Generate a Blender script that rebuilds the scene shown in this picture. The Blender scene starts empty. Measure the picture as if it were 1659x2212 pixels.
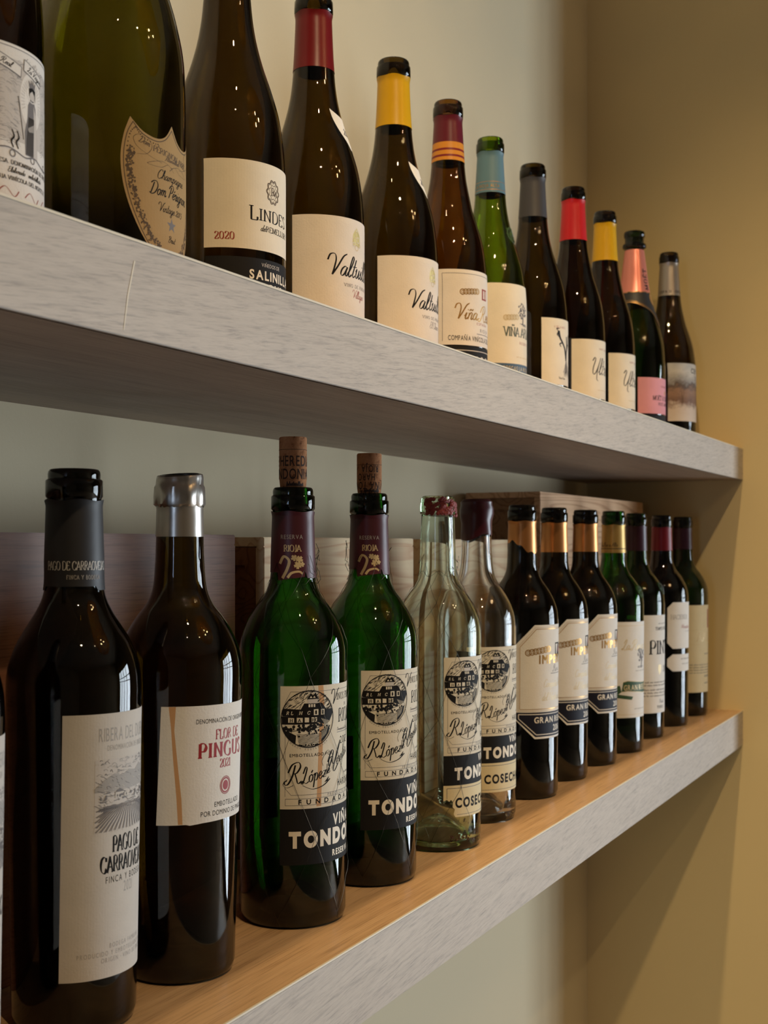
import bpy, bmesh, math, random
from mathutils import Vector, Matrix
random.seed(7)
sc = bpy.context.scene
COL = sc.collection
S, Cc = 0.4526217, 0.8917027        # heading of the camera relative to the shelf

# ------------------------------------------------------------------ camera
cam = bpy.data.cameras.new('camera'); camo = bpy.data.objects.new('camera', cam); COL.objects.link(camo)
camo.location = (0, 0, 0.259)
camo.rotation_euler = (math.pi/2, 0, math.atan2(S, Cc) - math.pi/2)
cam.sensor_fit = 'HORIZONTAL'; cam.sensor_width = 36
cam.lens = 2700/1659*36; cam.shift_y = 69/1659
cam.clip_start = 0.02; cam.clip_end = 50
cam.dof.use_dof = True; cam.dof.focus_distance = 0.85; cam.dof.aperture_fstop = 24
sc.camera = camo

# ------------------------------------------------------------------ world, light, exposure
w = bpy.data.worlds.new('world'); sc.world = w; w.use_nodes = True
bg = w.node_tree.nodes['Background']; bg.inputs[0].default_value = (0.75, 0.87, 1, 1); bg.inputs[1].default_value = 0.25

def area(name, loc, aim, sx, sy, power, col):
    l = bpy.data.lights.new(name, 'AREA'); l.shape = 'RECTANGLE'; l.size = sx; l.size_y = sy
    l.energy = power; l.color = col
    o = bpy.data.objects.new(name, l); COL.objects.link(o); o.location = loc
    o.rotation_euler = (Vector(aim)-Vector(loc)).to_track_quat('-Z', 'Y').to_euler()
    return o
def spot(name, loc, aim, power, col, angle=80, rad=0.025, blend=0.6):
    l = bpy.data.lights.new(name, 'SPOT'); l.energy = power; l.color = col
    l.spot_size = math.radians(angle); l.spot_blend = blend; l.shadow_soft_size = rad
    o = bpy.data.objects.new(name, l); COL.objects.link(o); o.location = loc
    o.rotation_euler = (Vector(aim)-Vector(loc)).to_track_quat('-Z', 'Y').to_euler()
    return o
area('window_daylight', (3.27, -2.35, -0.05), (0, -2.35, -0.05), 2.5, 1.8, 140, (0.80, 0.91, 1.0))
area('side_window_daylight', (-3.4, 0.15, 0.1), (0.8, 0.3, 0.1), 0.5, 1.5, 12, (0.55, 0.72, 1.0))
WARM = (1.0, 0.72, 0.40)
spot('ceiling_spot', (0.85, 0.22, 1.95), (0.95, 0.42, 0.6), 1.0, WARM, 75, blend=1)
spot('ceiling_spot', (0.10, 0.22, 1.95), (0.20, 0.42, 0.6), 12, WARM, 75, blend=1)
spot('ceiling_spot', (0.55, 0.22, 1.95), (1.983, 0.0, -1.0), 66, WARM, 62, blend=1)
spot('ceiling_spot', (0.20, -0.48, 1.95), (1.983, 0.1, -0.7), 68, WARM, 62, blend=1)
spot('ceiling_spot', (-0.35, -0.95, 1.95), (0.55, 0.42, 0.12), 50, WARM, 52, rad=.015, blend=1)  # warm fill, added to brighten the left labels and shelf front
spot('ceiling_spot', (0.5, -1.5, 1.95), (0.9, 0.4, 0.0), 6, WARM, 70, rad=.015)
sc.view_settings.view_transform = 'Standard'; sc.view_settings.look = 'None'
sc.view_settings.gamma = 1; sc.view_settings.use_curve_mapping = False
sc.view_settings.exposure = 0.2
sc.cycles.max_bounces = 16; sc.cycles.transmission_bounces = 16; sc.cycles.glossy_bounces = 6
sc.cycles.caustics_reflective = False; sc.cycles.caustics_refractive = False
sc.cycles.use_denoising = True; sc.cycles.sample_clamp_indirect = 4

# ------------------------------------------------------------------ materials
def lin(c):
    f = lambda v: (v/255/12.92) if v <= 10 else ((v/255+0.055)/1.055)**2.4
    return tuple(f(v) for v in c)+(1,)
MATS = {}
def mat(name, rgb=None, rough=0.5, metal=0, trans=0, ior=1.5, spec=0.5, lin_rgb=None):
    if name in MATS: return MATS[name]
    m = bpy.data.materials.new(name); m.use_nodes = True; MATS[name] = m
    p = m.node_tree.nodes['Principled BSDF']
    p.inputs['Base Color'].default_value = (tuple(lin_rgb)+(1,)) if lin_rgb else lin(rgb)
    p.inputs['Roughness'].default_value = rough; p.inputs['Metallic'].default_value = metal
    p.inputs['Transmission Weight'].default_value = trans; p.inputs['IOR'].default_value = ior
    p.inputs['Specular IOR Level'].default_value = spec
    return m
def N(m, t): return m.node_tree.nodes.new(t)
def K(m, a, b): m.node_tree.links.new(a, b)
def P(m): return m.node_tree.nodes['Principled BSDF']
def coords(m, scale, rot=(0, 0, 0)):
    tc = N(m, 'ShaderNodeTexCoord'); mp = N(m, 'ShaderNodeMapping')
    mp.inputs['Scale'].default_value = scale; mp.inputs['Rotation'].default_value = rot
    K(m, tc.outputs['Object'], mp.inputs[0]); return mp.outputs[0]
def noise(m, vec, scale, detail=4, rough=0.55, dist=0):
    n = N(m, 'ShaderNodeTexNoise'); n.inputs['Scale'].default_value = scale; n.inputs['Detail'].default_value = detail
    n.inputs['Roughness'].default_value = rough; n.inputs['Distortion'].default_value = dist
    K(m, vec, n.inputs['Vector']); return n.outputs['Fac']
def ramp(m, fac, stops):
    r = N(m, 'ShaderNodeValToRGB'); K(m, fac, r.inputs[0])
    while len(r.color_ramp.elements) < len(stops): r.color_ramp.elements.new(0.5)
    for e, (pos, c) in zip(r.color_ramp.elements, stops): e.position = pos; e.color = lin(c)
    return r.outputs[0]
def mixc(m, fac, a, b, mode='MIX'):
    x = N(m, 'ShaderNodeMix'); x.data_type = 'RGBA'; x.blend_type = mode
    if isinstance(fac, (int, float)): x.inputs[0].default_value = fac
    else: K(m, fac, x.inputs[0])
    for v, i in ((a, 6), (b, 7)):
        if isinstance(v, tuple): x.inputs[i].default_value = v
        else: K(m, v, x.inputs[i])
    return x.outputs[2]
def bump(m, h, strength, dist=0.001):
    b = N(m, 'ShaderNodeBump'); b.inputs['Strength'].default_value = strength; b.inputs['Distance'].default_value = dist
    K(m, h, b.inputs['Height']); K(m, b.outputs[0], P(m).inputs['Normal'])
def wood(name, base, dark, light, rough=0.5, sx=2.5, rings=60, spec=0.4, axis='x', contrast=1.0):
    m = mat(name, base, rough, spec=spec)
    sc3 = {'x': (sx, 30, 30), 'z': (30, 30, sx), 'y': (30, sx, 30)}[axis]
    v = coords(m, sc3)
    big = noise(m, v, 1.3, 3, 0.5, 0.6)
    sc4 = {'x': (sx*3, 260, 260), 'z': (260, 260, sx*3), 'y': (260, sx*3, 260)}[axis]
    fine = noise(m, coords(m, sc4), 1.0, 3, 0.6)
    grain = noise(m, coords(m, {'x': (sx*10, 900, 900), 'z': (900, 900, sx*10), 'y': (900, sx*10, 900)}[axis]), 1.0, 3, 0.6)
    c1 = ramp(m, big, [(0.28, dark), (0.5, base), (0.72, light)])
    c2 = ramp(m, fine, [(0.30, dark), (0.55, light)])
    c = mixc(m, 0.28, mixc(m, 0.35*contrast, c1, c2), ramp(m, grain, [(0.36, tuple(v*0.62 for v in dark)), (0.5, light)]))
    K(m, c, P(m).inputs['Base Color'])
    bump(m, fine, 0.12, 0.0006)
    return m
def paper(name, rgb, bumpy=0.25, rough=0.75):
    m = mat(name, rgb, rough, spec=0.25)
    h = noise(m, coords(m, (1, 1, 1)), 700, 3, 0.6)
    g = noise(m, coords(m, (1, 1, 1)), 60, 3, 0.6)
    a = lin(rgb); b = lin([v*0.93 for v in rgb])
    K(m, mixc(m, g, b, a), P(m).inputs['Base Color'])
    bump(m, h, bumpy, 0.0004)
    return m
def wallmat(name, rgb):
    m = mat(name, rgb, 0.85, spec=0.2)
    h = noise(m, coords(m, (1, 1, 1)), 260, 4, 0.6)
    g = noise(m, coords(m, (1, 1, 1)), 3, 2, 0.5)
    K(m, mixc(m, g, lin([v*0.97 for v in rgb]), lin(rgb)), P(m).inputs['Base Color'])
    bump(m, h, 0.12, 0.001)
    return m
wallmat('wall_paint_daylit', (220, 208, 178)); wallmat('wall_paint_lamplit', (214, 194, 144)); wallmat('room_paint', (120, 104, 82))  # back and side wall share one paint; daylight and lamplight tinted into the copies
wood('floor_wood', (150, 128, 104), (112, 92, 72), (172, 150, 124), 0.4)
mat('ceiling_paint', (120, 108, 92), 0.9)
wood('oak_top', (194, 156, 114), (160, 122, 84), (212, 176, 134), 0.38, sx=2.2)
# washed grey oak of the fascia
m = mat('washed_oak', (190, 182, 176), 0.55, spec=0.4)
def tilted(m, rot, scale):
    tc = N(m, 'ShaderNodeTexCoord'); r1 = N(m, 'ShaderNodeMapping'); r1.inputs['Rotation'].default_value = (0, rot, 0); K(m, tc.outputs['Object'], r1.inputs[0])
    r2 = N(m, 'ShaderNodeMapping'); r2.inputs['Scale'].default_value = scale; K(m, r1.outputs[0], r2.inputs[0]); return r2.outputs[0]
f1 = noise(m, tilted(m, 0.09, (40, 1, 520)), 1.0, 5, 0.66, 0.5)
f2 = noise(m, tilted(m, 0.11, (90, 1, 1300)), 1.0, 3, 0.6)
f3 = noise(m, tilted(m, 0.06, (7, 1, 60)), 1.0, 3, 0.5, 0.6)
ca = ramp(m, f1, [(0.34, (124, 116, 112)), (0.47, (178, 168, 158)), (0.7, (199, 189, 178))])
cb = ramp(m, f2, [(0.32, (128, 120, 116)), (0.48, (192, 183, 172))])
cd = ramp(m, f3, [(0.3, (182, 172, 161)), (0.7, (203, 193, 182))])
K(m, mixc(m, 0.35, mixc(m, 0.35, ca, cb), cd), P(m).inputs['Base Color']); bump(m, f1, 0.15, 0.0005)
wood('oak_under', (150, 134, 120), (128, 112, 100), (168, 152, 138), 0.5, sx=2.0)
mat('edge_cream', (222, 212, 190), 0.45)
wood('mahogany', (136, 88, 62), (100, 60, 42), (152, 106, 82), 0.5, sx=3, spec=0.5)
mat('mahogany_crack', (40, 20, 16), 0.7)
# pine with growth bands
def pine(name, base, band, sx=1.4):
    m = mat(name, base, 0.6, spec=0.3)
    v = coords(m, (sx, 26, 26)); b = noise(m, v, 1.0, 2, 0.35, 0.2)
    wv = N(m, 'ShaderNodeMath'); wv.operation = 'MULTIPLY'; wv.inputs[1].default_value = 12; K(m, b, wv.inputs[0])
    fr = N(m, 'ShaderNodeMath'); fr.operation = 'FRACT'; K(m, wv.outputs[0], fr.inputs[0])
    c = ramp(m, fr.outputs[0], [(0.0, base), (0.55, base), (0.85, band), (1.0, base)])
    f = noise(m, coords(m, (6, 300, 300)), 1, 3, 0.6)
    c2 = mixc(m, 0.25, c, ramp(m, f, [(0.3, band), (0.6, base)]))
    K(m, c2, P(m).inputs['Base Color'])
    return m
pine('pine_light', (240, 212, 168), (214, 166, 122)); pine('pine_pinkish', (222, 182, 142), (176, 128, 90))
pine('pine_end_shaded', (150, 98, 56), (110, 66, 34)); pine('pine_pinkish_shaded', (150, 112, 78), (110, 76, 48))  # crate ends: their shade is put into darker copies of the pine
mat('nail', (60, 54, 48), 0.5, 0.8)
# glass
def glass(name, wall):
    """clear dielectric whose body absorbs: `wall` is what 3 mm of it lets through"""
    m = mat(name, None, 0, 0, 1.0, 1.5, 0.5, (1, 1, 1))
    sg = [-math.log(c)/0.003 for c in wall]; d = max(sg)*1.02
    va = N(m, 'ShaderNodeVolumeAbsorption'); va.inputs['Density'].default_value = d
    va.inputs['Color'].default_value = tuple(1-x/d for x in sg)+(1,)
    K(m, va.outputs[0], m.node_tree.nodes['Material Output'].inputs['Volume']); return m
glass('glass_olive', (0.27, 0.205, 0.055)); glass('glass_dark', (0.14, 0.105, 0.035)); glass('glass_brown', (0.20, 0.12, 0.04))
glass('glass_green', (0.13, 0.38, 0.035)); glass('glass_deepgreen', (0.12, 0.25, 0.07)); glass('glass_amber', (0.40, 0.24, 0.05))
glass('glass_leaf', (0.44, 0.55, 0.05)); glass('glass_champagne', (0.36, 0.34, 0.05)); glass('glass_clear', (0.97, 0.975, 0.965)); glass('glass_aqua', (0.92, 0.97, 0.91))
glass('glass_black', (0.06, 0.05, 0.03))
# papers and inks
paper('paper_white', (232, 228, 222), 0.5); paper('paper_warm', (236, 228, 210), 0.15); paper('paper_pink', (230, 222, 212), 0.35)
paper('paper_cream', (236, 226, 206), 0.35); paper('paper_aged', (226, 218, 200), 0.2); paper('paper_old', (222, 208, 170), 0.3)
paper('paper_tan', (176, 146, 100), 0.25); paper('paper_rose', (226, 158, 170), 0.1); paper('paper_grey', (206, 200, 192), 0.2)
mat('ink_black', (24, 21, 20), 0.7, spec=0.15); mat('ink_grey', (110, 106, 106), 0.7); mat('ink_light', (160, 156, 152), 0.7)
mat('ink_red', (150, 26, 30), 0.6); mat('ink_rust', (150, 60, 44), 0.6); mat('ink_white', (232, 224, 208), 0.6)
mat('ink_navy', (15, 17, 36), 0.65, spec=0.3); mat('ink_blue', (66, 92, 120), 0.6); mat('ink_green', (44, 76, 44), 0.6)
mat('ink_gold', (196, 150, 84), 0.35, 0.75); mat('ink_palegold', (206, 184, 140), 0.5, 0.3); mat('ink_stain', (196, 152, 108), 0.8)
mat('ink_charcoal', (21, 20, 21), 0.7, spec=0.25); mat('ink_olive', (84, 92, 80), 0.6); mat('ink_brown', (84, 66, 46), 0.7); mat('ink_crest', (236, 220, 150), 0.3, 0.6)
mat('ink_wash', (196, 190, 184), 0.8); mat('ink_cork', (52, 30, 16), 0.8); mat('ink_silver', (190, 188, 184), 0.5)
# capsules
def cap(name, rgb, rough=0.4, metal=0.0):
    m = mat(name, rgb, rough, metal); bump(m, noise(m, coords(m, (1, 1, 1)), 90, 2), 0.12, 0.001); return m
cap('cap_red', (108, 5, 16), 0.32); cap('cap_yellow', (206, 160, 0), 0.35); cap('cap_maroon', (92, 12, 34), 0.35)
cap('cap_orange', (206, 136, 40), 0.4); cap('cap_teal', (88, 124, 142), 0.42); cap('cap_slate', (58, 58, 64), 0.45)
cap('cap_scarlet', (186, 20, 30), 0.35); cap('cap_rose', (236, 150, 138), 0.3, 0.55); cap('cap_silver', (170, 162, 154), 0.36, 0.7)
cap('cap_black', (34, 34, 38), 0.5); cap('cap_wine', (72, 22, 34), 0.4); cap('cap_copper', (216, 150, 92), 0.33, 0.8)
cap('cap_goldpaper', (206, 168, 96), 0.4, 0.5); cap('cap_plum', (62, 24, 46), 0.35); cap('cap_crimson', (132, 14, 36), 0.4)
m = cap('cap_foil', (196, 190, 182), 0.28, 0.9)
cap('cap_darkline', (120, 14, 30), 0.4); cap('wax_dark', (70, 18, 34), 0.3)
m = mat('wax_red', (140, 46, 40), 0.45); bump(m, noise(m, coords(m, (1, 1, 1)), 420, 4), 0.8, 0.002)
m = mat('cork', (178, 124, 84), 0.85, spec=0.2)
g = noise(m, coords(m, (1, 1, 0.8)), 260, 3, 0.7); K(m, ramp(m, g, [(0.3, (96, 56, 32)), (0.42, (172, 118, 80)), (0.7, (190, 138, 96))]), P(m).inputs['Base Color'])
bump(m, g, 0.4, 0.001)
mat('wire', (60, 50, 36), 0.35, 0.9)
m = mat('print_landscape', (150, 140, 130), 0.6)
v = coords(m, (1, 1, 1)); sep = N(m, 'ShaderNodeSeparateXYZ'); K(m, v, sep.inputs[0])
n1 = noise(m, coords(m, (1, 1, 1.6)), 70, 5, 0.65); ad = N(m, 'ShaderNodeMath'); ad.operation = 'MULTIPLY_ADD'
K(m, n1, ad.inputs[0]); ad.inputs[1].default_value = 0.034; K(m, sep.outputs[2], ad.inputs[2])
mr = N(m, 'ShaderNodeMapRange'); mr.inputs[1].default_value = 0.052; mr.inputs[2].default_value = 0.142; K(m, ad.outputs[0], mr.inputs[0])
K(m, ramp(m, mr.outputs[0], [(0.0, (212, 204, 196)), (0.22, (206, 194, 184)), (0.34, (120, 92, 78)), (0.5, (150, 120, 100)), (0.6, (92, 80, 76)),
   (0.68, (150, 150, 152)), (0.85, (200, 200, 198)), (1.0, (176, 180, 186))]), P(m).inputs['Base Color'])

# ------------------------------------------------------------------ object helpers
def link(o, parent=None):
    COL.objects.link(o)
    if parent is not None: o.parent = parent
    return o
def mesh_obj(name, verts, faces, mats, fmat=None, parent=None, smooth=True, sharp=35, loc=None):
    me = bpy.data.meshes.new(name); me.from_pydata(verts, [], faces)
    for mm in mats: me.materials.append(MATS[mm])
    if fmat: me.polygons.foreach_set('material_index', fmat)
    if smooth:
        me.polygons.foreach_set('use_smooth', [True]*len(me.polygons)); me.set_sharp_from_angle(angle=math.radians(sharp))
    me.update()
    o = bpy.data.objects.new(name, me)
    if loc: o.location = loc
    return link(o, parent)
def tag(o, label, cat, group=None):
    o['label'] = label; o['category'] = cat
    if group: o['group'] = group
def empty(name, loc, label, cat, group=None, rz=0):
    o = bpy.data.objects.new(name, None); o.location = loc; o.rotation_euler = (0, 0, rz); o.empty_display_size = 0.02
    link(o); tag(o, label, cat, group); return o
def box(name, a, b, mname, parent=None, bevel=0.0, kind=None, mats=None):
    bm = bmesh.new(); bmesh.ops.create_cube(bm, size=1)
    for vv in bm.verts: vv.co = Vector([(a[i]+b[i])/2 + vv.co[i]*(b[i]-a[i]) for i in range(3)])
    if bevel: bmesh.ops.bevel(bm, geom=bm.edges[:], offset=bevel, segments=2, affect='EDGES')
    me = bpy.data.meshes.new(name); bm.to_mesh(me); bm.free(); me.materials.append(MATS[mname])
    o = bpy.data.objects.new(name, me); link(o, parent)
    if kind: o['kind'] = kind
    return o

# ------------------------------------------------------------------ the room
XW, YB, ZF, ZC = 1.983, 0.632, -1.1, 2.0
box('wall_back', (-3.6, YB, ZF), (XW+0.1, YB+0.1, ZC), 'wall_paint_daylit', kind='structure')
box('wall_right', (XW, 0.29, ZF), (XW+0.1, YB, ZC), 'wall_paint_lamplit', kind='structure')
box('wall_left', (-3.6, -4.2, ZF), (-3.5, YB, ZC), 'room_paint', kind='structure')
box('wall_front', (-3.6, -4.3, ZF), (3.4, -4.2, ZC), 'room_paint', kind='structure')
box('wall_bay', (3.3, -4.2, ZF), (3.4, 0.29, ZC), 'room_paint', kind='structure')
box('wall_far', (XW+0.1, 0.29, ZF), (3.3, 0.39, ZC), 'wall_paint_daylit', kind='structure')
box('floor', (-3.6, -4.3, ZF-0.1), (3.4, YB+0.1, ZF), 'floor_wood', kind='structure')
box('ceiling', (-3.6, -4.3, ZC), (3.4, YB+0.1, ZC+0.1), 'ceiling_paint', kind='structure')
mat('frame_dark', (50, 44, 40), 0.5)
wf = empty('window_1', (3.24, -2.35, -0.05), 'wide dark framed window in the bay beyond the side wall', 'window'); wf['kind'] = 'structure'
for i in range(5): box('window_bar', (-0.02, -1.27+i*0.62, -0.94), (0.02, -1.21+i*0.62, 0.94), 'frame_dark', wf)
for zz in (-0.94, 0.2, 0.44, 0.9): box('window_bar', (-0.02, -1.27, zz), (0.02, 1.27, zz+0.04), 'frame_dark', wf)

# ------------------------------------------------------------------ woven lamp whose glitter the bottles mirror
m = mat('rattan_gold', (206, 150, 70), 0.25, 0.8)
mat('lamp_cord', (30, 28, 26), 0.6)
mb = bpy.data.materials.new('bulb_glow'); mb.use_nodes = True; MATS['bulb_glow'] = mb
P(mb).inputs['Emission Color'].default_value = (1, .66, .3, 1); P(mb).inputs['Emission Strength'].default_value = 130
lamp = empty('pendant_lamp', (1.0, -0.8, 1.4), 'large woven golden pendant lamp hanging in front of the shelves', 'lamp')
verts, faces = [], []
def strand(pts, rad):
    base = len(verts)
    for i, p in enumerate(pts):
        d = (Vector(pts[min(i+1, len(pts)-1)])-Vector(pts[max(i-1, 0)])).normalized(); a = d.orthogonal().normalized(); c = d.cross(a)
        for k in range(5): verts.append(tuple(Vector(p)+(a*math.cos(k*1.2566)+c*math.sin(k*1.2566))*rad))
    for i in range(len(pts)-1):
        for k in range(5): faces.append((base+i*5+k, base+i*5+(k+1) % 5, base+i*5+5+(k+1) % 5, base+i*5+5+k))
for k in range(52):
    for sg in (-1, 1):
        strand([((.45+.02*math.sin(9*t+k*sg))*math.sin(t)*math.cos(2*math.pi*k/44+sg*t*.9), (.45+.02*math.sin(9*t+k*sg))*math.sin(t)*math.sin(2*math.pi*k/44+sg*t*.9), .33*math.cos(t)+.02) for t in [.12+i*(2.5-.12)/16 for i in range(17)]], .005)
mesh_obj('woven_shade', verts, faces, ['rattan_gold'], parent=lamp)
verts, faces = [], []; strand([(0, 0, .34), (0, 0, .6)], .004); mesh_obj('cord', verts, faces, ['lamp_cord'], parent=lamp)
for bx_, by_ in ((.12, 0), (-.06, .1), (-.06, -.1)):
    bm = bmesh.new(); bmesh.ops.create_uvsphere(bm, u_segments=16, v_segments=10, radius=.022, matrix=Matrix.Translation((bx_, by_, -.02)))
    me = bpy.data.meshes.new('bulb'); bm.to_mesh(me); bm.free(); me.materials.append(mb); link(bpy.data.objects.new('bulb', me), lamp)

# ------------------------------------------------------------------ shelves
ZU = 0.4065
def shelf(z1, z0, label, x0):
    e = empty('wall_shelf', (0, 0, z0), label, 'shelf')
    h = z1-z0
    box('top_board', (x0, 0.3826, h-0.0009), (XW, YB, h), 'oak_top', e)
    box('shelf_core', (x0, 0.386, 0.003), (XW, YB, h-0.0009), 'oak_under', e)
    box('bottom_board', (x0, 0.384, 0), (XW, YB, 0.003), 'oak_under', e)
    box('front_fascia', (x0, 0.3815, 0), (XW, 0.386, h-0.001), 'washed_oak', e, 0.0004)
    box('edge_band', (x0, 0.3812, h-0.001), (XW, 0.3826, h+0.0002), 'edge_cream', e)
    return e
up = shelf(ZU, 0.3585, 'upper thick oak wall shelf with washed grey front carrying the tall burgundy bottles', -1.6)
mesh_obj('scratch', [(.4842, .3813, .0375), (.4852, .3813, .0375), (.4792, .3813, .020), (.4802, .3813, .020), (.4762, .3813, .0028), (.4768, .3813, .0028)], [(0, 2, 3, 1), (2, 4, 5, 3)], ['edge_cream'], parent=up, smooth=False)
lo = shelf(0.0, -0.0535, 'lower thick oak wall shelf with honey top carrying corked and clear bottles', -1.6)
bm = bmesh.new(); bmesh.ops.create_uvsphere(bm, u_segments=12, v_segments=6, radius=0.005)
for vv in bm.verts: vv.co.z *= 0.35
me = bpy.data.meshes.new('screw'); bm.to_mesh(me); bm.free(); me.materials.append(MATS['cap_foil']); so = bpy.data.objects.new('screw', me); so.location = (0.43, 0.60, -0.0005); link(so, up)

# ------------------------------------------------------------------ wine crates behind the lower row
def crate(label, x0, x1, y0, h, mf, me_, mt, group='wooden wine crates behind the lower row'):
    e = empty('wooden_crate', (x0, y0, 0.0003), label, 'crate', group)
    L = x1-x0; D = YB-0.006-y0; t = 0.008
    box('front_panel', (0, 0, 0), (L, t, h-0.0075), mf, e, 0.0006)
    box('back_panel', (0, D-t, 0), (L, D, h-0.0075), mf, e)
    box('top_board', (0, 0.0002, h-0.0075), (L, D, h), mt, e, 0.0006)
    box('bottom_board', (0.002, t, 0), (L-0.002, D-t, 0.008), mf, e)
    for xx in (0.004, L-0.012):
        box('end_panel', (xx, t, 0.008), (xx+0.008, D-t, h-0.008), me_, e)
    for yy in (t, D-t-0.010):
        box('corner_batten', (0.0005, yy, 0.009), (0.004, yy+0.010, h-0.022), me_, e)
    box('top_batten', (0.0005, t, h-0.022), (0.004, D-t, h-0.008), me_, e)
    return e
cA = crate('dark mahogany stained wooden crate with a cracked top edge, at the far left', 0.29, 0.789, 0.526, 0.2655, 'mahogany', 'mahogany', 'mahogany')
for (cx, w_, d_) in ((0.327, 0.0012, 0.016), (0.346, 0.0009, 0.006)):
    mesh_obj('crack', [(cx-w_, -0.0002, 0.2582), (cx+w_, -0.0002, 0.2582), (cx-0.0016, -0.0002, 0.2582-d_)], [(0, 1, 2)], ['mahogany_crack'], parent=cA, smooth=False)
cB = crate('pale pine crate with reddish grain behind the two corked green bottles', 0.829, 1.100, 0.526, 0.264, 'pine_light', 'pine_end_shaded', 'pine_light')
cC = crate('pale pine crate with a small dark stamp behind the clear bottles', 1.116, 1.389, 0.526, 0.2635, 'pine_light', 'pine_end_shaded', 'pine_light')
cD = crate('tallest pinkish pine crate behind the copper capped bottles', 1.462, 1.935, 0.526, 0.3235, 'pine_pinkish', 'pine_pinkish_shaded', 'pine_pinkish')
for xx, zz in ((0.07, 0.304), (0.19, 0.3), (0.31, 0.305)):
    bm = bmesh.new(); bmesh.ops.create_cone(bm, cap_ends=True, segments=10, radius1=0.0016, radius2=0.0016, depth=0.0006, matrix=Matrix.Translation((xx, 0, zz)) @ Matrix.Rotation(math.pi/2, 4, 'X'))
    me = bpy.data.meshes.new('nail_head'); bm.to_mesh(me); bm.free(); me.materials.append(MATS['nail']); link(bpy.data.objects.new('nail_head', me), cD)
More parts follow.
